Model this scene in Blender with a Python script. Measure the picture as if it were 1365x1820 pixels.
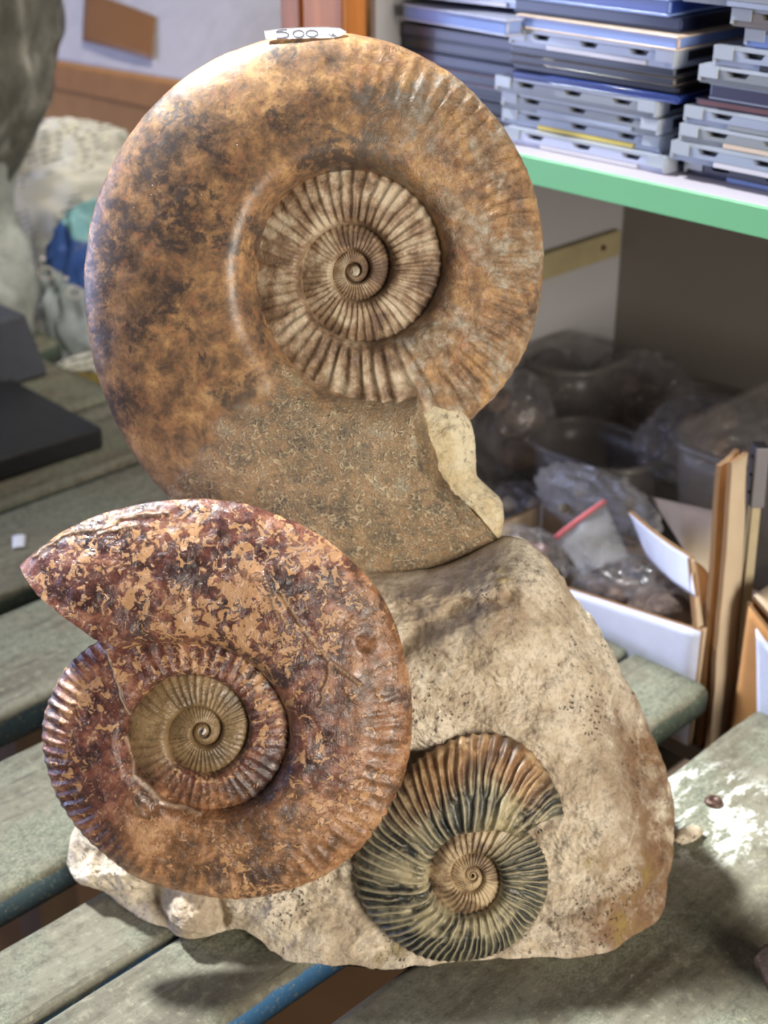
import bpy, math, random
import numpy as np
from mathutils import Vector, Matrix
random.seed(7); rng = np.random.default_rng(11)
for o in list(bpy.data.objects): bpy.data.objects.remove(o)
SC = bpy.context.scene; COL = SC.collection
R = math.radians

# ------------------------------------------------------------------ camera, world, light, exposure
F = 2550.0; PITCH = R(27); CH = .52
cam_d = bpy.data.cameras.new('camera'); cam = bpy.data.objects.new('camera', cam_d); COL.objects.link(cam)
cam.location = (0, 0, CH); cam.rotation_euler = (R(90) - PITCH, 0, 0)
cam_d.sensor_fit = 'VERTICAL'; cam_d.sensor_height = 36; cam_d.lens = 36 * F / 1820
cam_d.clip_start = .02
cam_d.dof.use_dof = True; cam_d.dof.focus_distance = .60; cam_d.dof.aperture_fstop = 11.5
SC.camera = cam
w = bpy.data.worlds.new('room_air'); SC.world = w; w.use_nodes = True
w.node_tree.nodes['Background'].inputs[0].default_value = (.80, .82, .88, 1)
w.node_tree.nodes['Background'].inputs[1].default_value = .11

def area(name, loc, target, sx, sy, power, col):
    l = bpy.data.lights.new(name, 'AREA'); l.shape = 'RECTANGLE'; l.size = sx; l.size_y = sy
    l.energy = power; l.color = col
    o = bpy.data.objects.new(name, l); COL.objects.link(o); o.location = loc
    o.rotation_euler = (Vector(target) - Vector(loc)).to_track_quat('-Z', 'Y').to_euler()
    return o
sky = area('skylight', (-1.25, 1.60, 2.35), (.16, .48, 0), .22, .22, 5.6, (.95, .99, 1)); sky.data.spread = R(24)      # shaft from a roof light behind left
area('side_window', (-2.2, 1.15, .50), (0, .85, .25), 1.5, 1.2, 42, (.54, .62, 1))            # blue daylight from the open left side
fill = area('left_fill', (.12, .95, 2.0), (-.34, 1.62, .12), .3, .3, 2.4, (1, .95, .86)); fill.data.spread = R(50)      # added unseen lamp to brighten the stored boxes and newspaper
area('shop_door', (1.45, -1.35, .66), (0, .62, .2), .9, 1.2, 74, (1, .93, .82))             # bright doorway right behind the camera
SC.view_settings.view_transform = 'Standard'; SC.view_settings.look = 'None'
SC.view_settings.exposure = 0.08; SC.view_settings.gamma = 1

# ------------------------------------------------------------------ geometry of the place
fw = np.array([0, math.cos(PITCH), -math.sin(PITCH)]); upv = np.array([0, math.sin(PITCH), math.cos(PITCH)])
rt = np.array([1., 0, 0]); CP = np.array([0, 0, CH])
YA = R(45.5)                                   # the table boards run this far right of straight ahead
D1 = np.array([math.sin(YA), math.cos(YA), 0]); D2 = np.array([-math.cos(YA), math.sin(YA), 0])
def ray(x, y): return fw + rt * (x - 682.5) / F + upv * (910 - y) / F
def at_z(x, y, z=0.): d = ray(x, y); return CP + d * ((z - CH) / d[2])
def at_u(x, y, u): d = ray(x, y); return CP + d * (u / (d @ D1))
def at_v(x, y, v): d = ray(x, y); return CP + d * (v / (d @ D2))
def at_plane(x, y, o, n): d = ray(x, y); return CP + d * (((o - CP) @ n) / (d @ n))
def uvz(u, v, z): return D1 * u + D2 * v + np.array([0, 0, z])
def srgb(r, g, b, a=1):
    f = lambda c: c / 12.92 if c <= .04045 else ((c + .055) / 1.055) ** 2.4
    return (f(r / 255), f(g / 255), f(b / 255), a)

# numpy value noise
_P = rng.random((64, 64, 64)).astype(np.float32)
def vnoise(p):
    p = np.asarray(p, dtype=np.float64); i = np.floor(p).astype(int); f = p - i; f = f * f * (3 - 2 * f)
    i0 = i % 64; i1 = (i + 1) % 64
    def g(a, b, c): return _P[a, b, c]
    x0, y0, z0 = i0[..., 0], i0[..., 1], i0[..., 2]; x1, y1, z1 = i1[..., 0], i1[..., 1], i1[..., 2]
    fx, fy, fz = f[..., 0], f[..., 1], f[..., 2]
    a = g(x0, y0, z0) * (1 - fx) + g(x1, y0, z0) * fx; b = g(x0, y1, z0) * (1 - fx) + g(x1, y1, z0) * fx
    c = g(x0, y0, z1) * (1 - fx) + g(x1, y0, z1) * fx; d = g(x0, y1, z1) * (1 - fx) + g(x1, y1, z1) * fx
    return (a * (1 - fy) + b * fy) * (1 - fz) + (c * (1 - fy) + d * fy) * fz
def fbm(p, octv=4, gain=.5):
    s = 0; a = 1; t = 0; p = np.asarray(p, float)
    for k in range(octv):
        s = s + a * (vnoise(p * 2 ** k + 17.3 * k) - .5); t += a; a *= gain
    return s / t * 2
def sstep(a, b, x): t = np.clip((x - a) / (b - a), 0, 1); return t * t * (3 - 2 * t)

# ------------------------------------------------------------------ object helpers
def mesh_obj(name, V, Fc, mat, parent=None, smooth=True, attrs=None, mats=None, fmat=None):
    me = bpy.data.meshes.new(name)
    if isinstance(V, np.ndarray) and isinstance(Fc, np.ndarray):
        nv, nf, k = len(V), len(Fc), Fc.shape[1]
        me.vertices.add(nv); me.vertices.foreach_set('co', V.astype(np.float32).ravel())
        me.loops.add(nf * k); me.loops.foreach_set('vertex_index', Fc.astype(np.int32).ravel())
        me.polygons.add(nf); me.polygons.foreach_set('loop_start', np.arange(0, nf * k, k, dtype=np.int32))
        me.update(calc_edges=True); me.validate()
    else:
        me.from_pydata([tuple(map(float, v)) for v in V], [], [tuple(map(int, f)) for f in Fc]); me.update()
    if smooth: me.polygons.foreach_set('use_smooth', [True] * len(me.polygons))
    for an, av in (attrs or {}).items():
        a = me.attributes.new(an, 'FLOAT', 'POINT'); a.data.foreach_set('value', np.asarray(av, np.float32).ravel())
    if mats:
        for m in mats: me.materials.append(m)
        if fmat is not None: me.polygons.foreach_set('material_index', np.asarray(fmat, np.int32))
    elif mat: me.materials.append(mat)
    o = bpy.data.objects.new(name, me); COL.objects.link(o)
    if parent: o.parent = parent
    return o
def empty(name, loc=(0, 0, 0), rz=0):
    o = bpy.data.objects.new(name, None); o.empty_display_size = .02; COL.objects.link(o)
    o.location = loc; o.rotation_euler = (0, 0, rz); return o
def tag(o, label=None, cat=None, group=None, kind=None):
    if label: o['label'] = label
    if cat: o['category'] = cat
    if group: o['group'] = group
    if kind: o['kind'] = kind
    return o
def grid_faces(n, m, wrap_n=False, wrap_m=False):
    a = np.arange(n if wrap_n else n - 1); b = np.arange(m if wrap_m else m - 1)
    A, B = np.meshgrid(a, b, indexing='ij'); A2 = (A + 1) % n; B2 = (B + 1) % m
    return np.stack([A * m + B, A2 * m + B, A2 * m + B2, A * m + B2], -1).reshape(-1, 4)
def box_vf(lo, hi):
    x0, y0, z0 = lo; x1, y1, z1 = hi
    V = [(x0, y0, z0), (x1, y0, z0), (x1, y1, z0), (x0, y1, z0), (x0, y0, z1), (x1, y0, z1), (x1, y1, z1), (x0, y1, z1)]
    return V, [(0, 3, 2, 1), (4, 5, 6, 7), (0, 1, 5, 4), (1, 2, 6, 5), (2, 3, 7, 6), (3, 0, 4, 7)]
def prism_vf(poly, axis_pts):          # poly: list of 3D points (planar), axis: extrusion vector
    n = len(poly); ax = np.array(axis_pts)
    V = [np.array(p) for p in poly] + [np.array(p) + ax for p in poly]
    return V, [tuple(range(n - 1, -1, -1)), tuple(range(n, 2 * n))] + [(i, (i + 1) % n, n + (i + 1) % n, n + i) for i in range(n)]
def join_vf(*parts):
    V = []; Fs = []
    for v, f in parts:
        b = len(V); V += list(v); Fs += [tuple(i + b for i in q) for q in f]
    return V, Fs
def bevel(o, wd, seg=2):
    m = o.modifiers.new('edge', 'BEVEL'); m.width = wd; m.segments = seg; m.limit_method = 'ANGLE'; m.angle_limit = R(40)
    o.data.polygons.foreach_set('use_smooth', [True] * len(o.data.polygons))
    try: m.harden_normals = True
    except Exception: pass
    return o
def place_uv(o, u, v, z, rz=0):        # local x along the boards (D1), local y along D2
    p = uvz(u, v, z); o.location = p; o.rotation_euler = (0, 0, R(90) - YA + rz); return o
def tube_vf(pts, r, n=8, closed=False):
    pts = [np.array(p, float) for p in pts]; m = len(pts); V = []
    for i in range(m):
        a = pts[(i - 1) % m] if (closed or i > 0) else pts[0]; b = pts[(i + 1) % m] if (closed or i < m - 1) else pts[-1]
        t = (b - a) / (np.linalg.norm(b - a) + 1e-12); s = np.cross(t, [0, 0, 1.]);
        if np.linalg.norm(s) < 1e-4: s = np.cross(t, [1., 0, 0])
        s /= np.linalg.norm(s); q = np.cross(s, t)
        for k in range(n): V.append(pts[i] + r * (math.cos(2 * math.pi * k / n) * s + math.sin(2 * math.pi * k / n) * q))
    Fs = [tuple(f) for f in grid_faces(m, n, closed, True)]
    if not closed: Fs += [tuple(range(n - 1, -1, -1)), tuple(range((m - 1) * n, m * n))]
    return V, Fs

# ------------------------------------------------------------------ material helpers
class NT:
    def __init__(s, name):
        s.m = bpy.data.materials.new(name); s.m.use_nodes = True; s.t = s.m.node_tree; s.n = s.t.nodes; s.l = s.t.links
        s.b = s.n['Principled BSDF']; s.out = s.n['Material Output']; s.co = s.n.new('ShaderNodeTexCoord')
    def link(s, a, b): s.l.new(a, b)
    def val(s, sock, v):
        if hasattr(v, 'is_linked') or hasattr(v, 'links'): s.l.new(v, sock)
        else: sock.default_value = v
    def coord(s, which='Object', scale=(1, 1, 1), rot=(0, 0, 0)):
        mp = s.n.new('ShaderNodeMapping'); s.link(s.co.outputs[which], mp.inputs[0]); mp.inputs['Scale'].default_value = scale; mp.inputs['Rotation'].default_value = rot
        return mp.outputs[0]
    def noise(s, scale, detail=4, rough=.55, dist=0, vec=None, lac=2):
        n = s.n.new('ShaderNodeTexNoise'); n.inputs['Scale'].default_value = scale; n.inputs['Detail'].default_value = detail
        n.inputs['Roughness'].default_value = rough; n.inputs['Distortion'].default_value = dist; n.inputs['Lacunarity'].default_value = lac
        s.link(vec if vec is not None else s.co.outputs['Object'], n.inputs['Vector']); return n.outputs[0]
    def vor(s, scale, feature='F1', out='Distance', vec=None, rnd=1):
        n = s.n.new('ShaderNodeTexVoronoi'); n.feature = feature; n.inputs['Scale'].default_value = scale; n.inputs['Randomness'].default_value = rnd
        s.link(vec if vec is not None else s.co.outputs['Object'], n.inputs['Vector']); return n.outputs[out]
    def wave(s, scale, dist=0, vec=None, detail=2, dscale=1, direction='X'):
        n = s.n.new('ShaderNodeTexWave'); n.bands_direction = direction; n.inputs['Scale'].default_value = scale; n.inputs['Distortion'].default_value = dist
        n.inputs['Detail'].default_value = detail; n.inputs['Detail Scale'].default_value = dscale
        s.link(vec if vec is not None else s.co.outputs['Object'], n.inputs['Vector']); return n.outputs['Fac']
    def ramp(s, fac, stops, interp='LINEAR'):
        n = s.n.new('ShaderNodeValToRGB'); cr = n.color_ramp; cr.interpolation = interp
        while len(cr.elements) < len(stops): cr.elements.new(.5)
        for e, (p, c) in zip(cr.elements, stops):
            e.position = p; e.color = c if len(c) == 4 else (*c, 1)
        s.val(n.inputs[0], fac); return n.outputs[0]
    def step(s, fac, a, b):           # smooth 0..1
        n = s.n.new('ShaderNodeMapRange'); n.interpolation_type = 'SMOOTHSTEP'
        s.val(n.inputs[0], fac); n.inputs[1].default_value = a; n.inputs[2].default_value = b; return n.outputs[0]
    def mix(s, fac, a, b, mode='MIX'):
        n = s.n.new('ShaderNodeMix'); n.data_type = 'RGBA'; n.blend_type = mode
        s.val(n.inputs[0], fac); s.val(n.inputs[6], a); s.val(n.inputs[7], b); return n.outputs[2]
    def math(s, op, a, b=0.0, clamp=False):
        n = s.n.new('ShaderNodeMath'); n.operation = op; n.use_clamp = clamp
        s.val(n.inputs[0], a); s.val(n.inputs[1], b); return n.outputs[0]
    def attr(s, name):
        n = s.n.new('ShaderNodeAttribute'); n.attribute_name = name; return n.outputs['Fac']
    def objrand(s):
        n = s.n.new('ShaderNodeObjectInfo'); return n.outputs['Random']
    def bump(s, h, strength=.5, dist=.001, normal=None):
        n = s.n.new('ShaderNodeBump'); n.inputs['Strength'].default_value = strength; n.inputs['Distance'].default_value = dist
        s.val(n.inputs['Height'], h)
        if normal is not None: s.link(normal, n.inputs['Normal'])
        return n.outputs[0]
    def fin(s, color=None, rough=None, normal=None, metal=None, spec=None, coat=None, coat_rough=None, trans=None, alpha=None, ior=None):
        I = s.b.inputs
        for k, v in (('Base Color', color), ('Roughness', rough), ('Metallic', metal), ('Specular IOR Level', spec), ('Coat Weight', coat),
                     ('Coat Roughness', coat_rough), ('Transmission Weight', trans), ('Alpha', alpha), ('IOR', ior)):
            if v is not None: s.val(I[k], v)
        if normal is not None:
            s.link(normal, I['Normal'])
            if coat is not None: s.link(normal, I['Coat Normal'])
        return s.m
def simple(name, c, rough=.6, nscale=60, namp=.12, bump=0, spec=.4, metal=0):
    t = NT(name); n = t.noise(nscale, 4)
    col = t.mix(n, tuple(x * (1 - namp * 2) for x in c[:3]) + (1,), tuple(min(1, x * (1 + namp * 2)) for x in c[:3]) + (1,))
    return t.fin(col, rough, t.bump(n, bump, .002) if bump else None, spec=spec, metal=metal)

# ------------------------------------------------------------------ materials of the setting
def mat_boards():
    t = NT('weathered_boards')
    v = t.coord('Object', (3, 45, 45)); rnd = t.objrand()
    off = t.n.new('ShaderNodeVectorMath'); off.operation = 'ADD'; t.link(v, off.inputs[0])
    cmb = t.n.new('ShaderNodeCombineXYZ'); t.link(t.math('MULTIPLY', rnd, 37.), cmb.inputs[0]); t.link(cmb.outputs[0], off.inputs[1]); v = off.outputs[0]
    grain = t.noise(1.0, 6, .65, .6, v); grain2 = t.noise(3.2, 4, .7, .2, v)
    blot = t.noise(14, 5, .6); fine = t.noise(420, 3, .7)
    gran = t.noise(520, 4, .75); gran2 = t.noise(160, 6, .7)
    c = t.ramp(grain, [(.34, srgb(88, 82, 68)), (.48, srgb(106, 101, 86)), (.62, srgb(124, 120, 104))])
    c = t.mix(t.math('MULTIPLY', t.step(blot, .42, .58), .8), c, t.mix(t.step(gran, .4, .6), srgb(94, 98, 84), srgb(132, 134, 116)))         # remains of grey green paint
    c = t.mix(t.math('MULTIPLY', t.step(grain2, .56, .66), t.math('MULTIPLY', t.attr('grainy'), .55)), c, srgb(62, 54, 44))
    c = t.mix(t.math('MULTIPLY', t.step(gran2, .53, .64), .45), c, srgb(146, 142, 122))
    c = t.mix(t.math('MULTIPLY', t.step(gran2, .47, .38), .4), c, srgb(66, 62, 52))
    kn = t.vor(6.5, vec=t.coord('Object', (1, 2.2, 1))); kn = t.math('SUBTRACT', 1, t.step(kn, .02, .11))
    c = t.mix(t.math('MULTIPLY', kn, .75), c, srgb(62, 50, 42))
    wv = t.math('MULTIPLY', t.step(t.noise(.9, 8, .78, .5, t.coord('Object', (35, 70, 40), (0, 0, .9))), .49, .57), t.step(t.attr('paint'), .15, .8))     # white splashes
    c = t.mix(wv, c, srgb(214, 214, 206))
    sd = t.step(t.math('ADD', t.attr('side'), t.math('MULTIPLY', t.math('SUBTRACT', t.noise(60, 4), .5), .55)), .45, .7)
    teal = t.mix(t.attr('blue'), t.ramp(blot, [(.3, srgb(52, 68, 66)), (.7, srgb(92, 102, 86))]), srgb(62, 112, 156))
    c = t.mix(sd, c, t.mix(t.step(fine, .56, .72), teal, srgb(150, 152, 132)))
    sp = t.step(t.noise(260, 2, .5), .70, .74); c = t.mix(t.math('MULTIPLY', sp, .5), c, srgb(158, 148, 120))
    h = t.math('ADD', t.math('MULTIPLY', grain2, t.math('MULTIPLY', t.attr('grainy'), .8)), t.math('ADD', t.math('MULTIPLY', gran, .7), t.math('MULTIPLY', gran2, .5)))
    return t.fin(c, t.ramp(blot, [(.3, (.62,) * 3), (.7, (.85,) * 3)]), t.bump(h, .55, .0012), spec=.3)
M_BOARD = mat_boards()
M_DARKWOOD = simple('dark_beam_wood', srgb(70, 54, 40), .8, 40, .2, .4)
M_FLOOR = simple('ochre_floor', srgb(104, 74, 40), .8, 8, .2)
M_WALL = simple('plaster_wall', srgb(120, 112, 104), .9, 6, .1)
M_PANEL = simple('white_laminate', srgb(160, 157, 158), .55, 5, .05)
M_BACK = simple('grey_laminate', srgb(126, 119, 112), .6, 5, .05)
M_GREEN = simple('green_edge_strip', srgb(112, 176, 128), .42, 12, .03)
M_SHELF = simple('lilac_white_shelf_top', srgb(168, 162, 172), .5, 10, .05)
def mat_orange():
    t = NT('orange_varnished_wood'); g = t.noise(1, 5, .6, .4, t.coord('Object', (60, 60, 4)))
    return t.fin(t.ramp(g, [(.3, srgb(132, 76, 34)), (.7, srgb(200, 128, 66))]), .4, spec=.4)
M_ORANGE = mat_orange()
M_BATTEN = simple('old_cream_batten', srgb(150, 138, 104), .6, 40, .15)

# ------------------------------------------------------------------ floor, walls
def plane(name, pts, mat, label):
    o = mesh_obj(name, pts, [(0, 1, 2, 3)], mat, smooth=False); tag(o, label, name.split('_')[0], kind='structure'); return o
fl = plane('floor', [(-4, -3, -.75), (4, -3, -.75), (4, 4, -.75), (-4, 4, -.75)], M_FLOOR, 'ochre brown floor seen through the gaps between the boards')
wb = mesh_obj('wall_back', *box_vf((0, -2.6, -.75), (.1, 3.6, 2.6)), M_WALL, smooth=False); place_uv(wb, 1.75, 0, 0)
tag(wb, 'dim plaster wall behind the shelving and boxes', 'wall', kind='structure')

# ------------------------------------------------------------------ slatted table
table = empty('slatted_table', uvz(.3, .6, 0)); table.rotation_euler = (0, 0, R(90) - YA)
tag(table, 'weathered grey green table top of loose wide boards under the fossil block', 'table')
def board(v0, v1, u0, u1, th, blue=0., paint=None, rad=.007, top=0., grainy=1.):
    nx = 60; prof = []
    wd = v1 - v0
    def arc(cx, cz, a0, a1, n=5): return [(cx + rad * math.cos(a), cz + rad * math.sin(a)) for a in np.linspace(a0, a1, n)]
    prof += arc(wd - rad, -rad, 0, math.pi / 2)
    prof += [(wd - rad - (wd - 2 * rad) * k / 12, 0) for k in range(1, 12)]
    prof += arc(rad, -rad, math.pi / 2, math.pi)
    prof += arc(rad, -th + rad, math.pi, 1.5 * math.pi, 3) + arc(wd - rad, -th + rad, 1.5 * math.pi, 2 * math.pi, 3)
    prof = np.array(prof); m = len(prof); xs = np.linspace(u0, u1, nx)
    V = np.zeros((nx, m, 3)); V[..., 0] = xs[:, None]; V[..., 1] = prof[None, :, 0] + v0; V[..., 2] = prof[None, :, 1] + top
    ed = fbm(np.stack([V[..., 0] * 18, V[..., 1] * 60, V[..., 2] * 60], -1), 3)
    V[..., 2] += np.where(V[..., 2] > -th * .6, ed * .0006, 0); V[..., 1] += ed * .0008
    side = np.clip((-(V[..., 2] - top)) / (rad * 1.1), 0, 1)
    edge = np.clip((np.abs(V[..., 0] - u1) < .006) * 1., 0, 1); side = np.maximum(side, edge * .6)
    pt = np.zeros((nx, m))
    if paint is not None:
        for pu, pv, pr in paint: pt = np.maximum(pt, np.exp(-((V[..., 0] - pu) ** 2 + (V[..., 1] - pv) ** 2) / pr ** 2))
    W = V.reshape(-1, 3).copy(); W[:, 0] -= .3; W[:, 1] -= .6
    o = mesh_obj('board', [tuple(v) for v in W], [tuple(f) for f in grid_faces(nx, m, False, True)] + [tuple(range(m)), tuple(range(nx * m - 1, nx * m - m - 1, -1))], M_BOARD, table,
                 attrs={'side': side, 'blue': blue * (1 - sstep(.40, .58, V[..., 0])), 'paint': pt, 'grainy': np.full(nx * m, grainy)})
    return o
UE = .69
bA = board(.185, .371, -.1, UE, .026, .1, [(.575, .325, .035), (.61, .30, .03), (.60, .345, .03)], grainy=.25)
tag(bA, 'widest board nearest the camera, with a screw and white splashes')
board(.404, .4662, -.1, UE, .024, .95); board(.4672, .521, -.1, UE, .024, .2)
board(.553, .659, -.1, UE, .024, .25); board(.695, .806, -.1, UE, .026, .2); board(.826, .943, -.1, UE, .024, 0)
board(.949, 1.074, -.1, UE + .01, .024, .1); board(1.081, 1.236, -.1, UE + .02, .024, .1); board(1.243, 1.39, -.1, UE + .06, .024, .1)
for uc in (.60, .05):
    o = mesh_obj('cross_beam', *box_vf((uc - .04 - .3, .19 - .6, -.085), (uc + .05 - .3, 1.2 - .6, -.0265)), M_DARKWOOD, table); bevel(o, .003)
for uu, vv in ((.0, .24), (.0, 1.15), (.60, .24), (.60, 1.15)):
    o = mesh_obj('table_leg', *box_vf((uu - .025 - .3, vv - .025 - .6, -.75), (uu + .025 - .3, vv + .025 - .6, -.085)), M_DARKWOOD, table); bevel(o, .003)
sp = at_z(1268, 1427); M_RUST = simple('rusty_screw_metal', srgb(84, 62, 54), .5, 300, .25, .4, .5, .5)
def screw_vf(r=.0052):
    V = []; n = 20
    for rr, zz in ((r, 0), (r, .001), (r * .8, .0022), (r * .35, .0026), (r * .3, .0018), (0.0001, .0018)):
        for k in range(n): V.append((rr * math.cos(2 * math.pi * k / n), rr * math.sin(2 * math.pi * k / n), zz))
    return V, [tuple(f) for f in grid_faces(6, n, False, True)]
sc = mesh_obj('screw', *screw_vf(), M_RUST, bA); sc.location = ((sp @ D1) - .3, (sp @ D2) - .6, .0004)
sc['label'] = 'rusty round screw head'

# ------------------------------------------------------------------ fossil materials
def mat_big():
    t = NT('brown_ammonite'); inn = t.attr('inner'); sut = t.attr('sut'); gl = t.attr('worn')
    n0 = t.noise(13, 3, .5, .4); n1 = t.noise(72, 10, .76, .25); n2 = t.noise(150, 8, .72, .2); n3 = t.noise(34, 10, .74, .35); n4 = t.noise(420, 4, .7)
    nn = t.math('ADD', t.math('MULTIPLY', n1, .75), t.math('MULTIPLY', n0, .25))
    c = t.ramp(nn, [(.38, srgb(78, 64, 54)), (.46, srgb(118, 92, 70)), (.52, srgb(152, 116, 82)), (.60, srgb(192, 152, 104))])
    c = t.mix(t.math('MULTIPLY', t.step(n2, .52, .62), .5), c, srgb(162, 110, 74))
    c = t.mix(t.math('MULTIPLY', t.math('MULTIPLY', t.step(n3, .495, .58), t.step(n2, .40, .54)), .9), c, srgb(62, 54, 52))
    c = t.mix(t.math('MULTIPLY', t.step(n4, .55, .66), .4), c, srgb(84, 66, 54))
    # lower part: grey green with suture lines
    low = t.ramp(nn, [(.40, srgb(92, 84, 76)), (.46, srgb(138, 122, 100)), (.52, srgb(176, 142, 106)), (.59, srgb(170, 166, 150))])
    c = t.mix(t.math('MULTIPLY', sut, .8), c, low)
    s1 = t.noise(170, 1.6, .5, 2.0); line = t.math('SUBTRACT', 1, t.step(t.math('ABSOLUTE', t.math('SUBTRACT', s1, .5)), .016, .060))
    s2 = t.noise(280, 1.4, .5, 2.4); line2 = t.math('SUBTRACT', 1, t.step(t.math('ABSOLUTE', t.math('SUBTRACT', s2, .5)), .016, .055)); line = t.math('MAXIMUM', line, t.math('MULTIPLY', line2, .7))
    line = t.math('MULTIPLY', line, t.step(t.math('ADD', sut, t.math('MULTIPLY', t.math('SUBTRACT', t.noise(30, 3), .5), 1.1)), .35, .65))
    c = t.mix(t.math('MULTIPLY', line, .55), c, srgb(216, 198, 164))
    # right flank: worn to pale stone
    pale = t.ramp(n2, [(.40, srgb(130, 106, 82)), (.5, srgb(172, 148, 118)), (.6, srgb(202, 192, 174))])
    c = t.mix(t.math('MULTIPLY', t.math('MULTIPLY', gl, .75), t.step(n3, .44, .58)), c, pale)
    inc = t.ramp(t.noise(60, 6, .65), [(.40, srgb(106, 84, 66)), (.5, srgb(150, 124, 98)), (.60, srgb(194, 176, 150))])
    c = t.mix(inn, c, inc)
    pit = t.step(t.vor(210), .0, .10); pit2 = t.step(t.noise(40, 2), .56, .62)
    pitm = t.math('MULTIPLY', t.math('SUBTRACT', 1, pit), pit2); c = t.mix(t.math('MULTIPLY', pitm, .8), c, srgb(52, 40, 34))
    cr = t.noise(150, 5, .7, 1.2)
    h = t.math('ADD', t.math('MULTIPLY', line, 1.1), t.math('MULTIPLY', cr, t.math('ADD', t.math('MULTIPLY', gl, 1.6), t.math('ADD', .16, t.math('MULTIPLY', inn, .9)))))
    h = t.math('SUBTRACT', h, t.math('MULTIPLY', pitm, .6))
    rough = t.mix(inn, t.ramp(n2, [(.4, (.38,) * 3), (.6, (.50,) * 3)]), (.45, .45, .45, 1))
    return t.fin(c, rough, t.bump(h, .9, .0013), spec=.45, coat=.22, coat_rough=.26)
def mat_red():
    t = NT('red_ammonite'); inn = t.attr('inner'); fl = t.attr('sut'); ora = t.attr('worn'); vein = t.attr('vein')
    n1 = t.noise(58, 9, .74, .3); n2 = t.noise(220, 5, .62, .9); n3 = t.noise(26, 8, .7, .5); n5 = t.noise(420, 3, .6); n6 = t.noise(60, 4, .6, .4)
    c = t.ramp(n1, [(.38, srgb(48, 32, 32)), (.47, srgb(84, 50, 44)), (.53, srgb(114, 68, 56)), (.61, srgb(156, 108, 84))])
    oc = t.ramp(n1, [(.38, srgb(92, 66, 46)), (.48, srgb(134, 94, 62)), (.54, srgb(164, 118, 80)), (.62, srgb(192, 150, 110))])
    c = t.mix(t.math('MULTIPLY', ora, .9), c, oc)
    c = t.mix(t.math('MULTIPLY', t.step(n3, .52, .62), .75), c, srgb(60, 48, 48))
    c = t.mix(t.math('MULTIPLY', t.step(n5, .56, .68), .35), c, srgb(190, 150, 122))
    thr = t.math('ADD', t.math('MULTIPLY', n2, .7), t.math('MULTIPLY', n6, .3))
    thr = t.math('ADD', thr, t.math('MULTIPLY', t.math('SUBTRACT', t.noise(22, 3), .5), .26))
    thr = t.math('ADD', thr, t.math('MULTIPLY', t.math('SUBTRACT', fl, .5), .09))
    flake = t.step(thr, .535, .548)
    c = t.mix(t.math('MULTIPLY', flake, .9), c, t.mix(n5, srgb(172, 128, 90), srgb(200, 156, 114)))
    rim = t.math('MULTIPLY', t.step(thr, .52, .533), t.math('SUBTRACT', 1, flake)); c = t.mix(t.math('MULTIPLY', rim, .65), c, srgb(46, 28, 27))
    ic = t.ramp(t.noise(70, 5, .6), [(.3, srgb(94, 74, 50)), (.55, srgb(140, 114, 80)), (.75, srgb(172, 146, 110))])
    c = t.mix(inn, c, ic)
    c = t.mix(t.math('MULTIPLY', vein, .6), c, srgb(190, 164, 138))
    h = t.math('ADD', t.math('MULTIPLY', flake, .55), t.math('MULTIPLY', t.noise(170, 5, .7, .8), .8)); h = t.math('ADD', h, t.math('MULTIPLY', vein, .8))
    return t.fin(c, t.ramp(n1, [(.4, (.25,) * 3), (.6, (.42,) * 3)]), t.bump(h, .9, .0014), spec=.5, coat=.35, coat_rough=.2)
def mat_small():
    t = NT('grey_green_ammonite'); inn = t.attr('inner'); brn = t.attr('sut'); rib = t.attr('rib'); pale = t.attr('worn')
    n1 = t.noise(60, 7, .68, .4); n2 = t.noise(180, 5, .65, .3); n3 = t.noise(24, 4, .6)
    c = t.ramp(n1, [(.40, srgb(38, 39, 37)), (.5, srgb(66, 66, 58)), (.60, srgb(116, 110, 90))])
    wr = t.step(t.math('ADD', rib, t.math('MULTIPLY', t.math('SUBTRACT', n2, .5), 1.6)), .35, 1.0)
    c = t.mix(t.math('MULTIPLY', wr, .6), c, t.mix(n3, srgb(150, 138, 108), srgb(204, 190, 158)))
    c = t.mix(t.math('MULTIPLY', pale, t.step(n1, .40, .56)), c, t.mix(n2, srgb(160, 144, 106), srgb(204, 190, 154)))
    bc = t.ramp(n1, [(.40, srgb(92, 66, 46)), (.5, srgb(138, 100, 66)), (.60, srgb(186, 152, 112))])
    c = t.mix(brn, c, bc); c = t.mix(inn, c, t.ramp(n1, [(.4, srgb(92, 76, 58)), (.5, srgb(142, 118, 90)), (.6, srgb(190, 168, 134))]))
    return t.fin(c, t.ramp(n3, [(.3, (.28,) * 3), (.7, (.46,) * 3)]), t.bump(t.math('ADD', n2, t.math('MULTIPLY', n1, .7)), .7, .0010), spec=.5)
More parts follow.
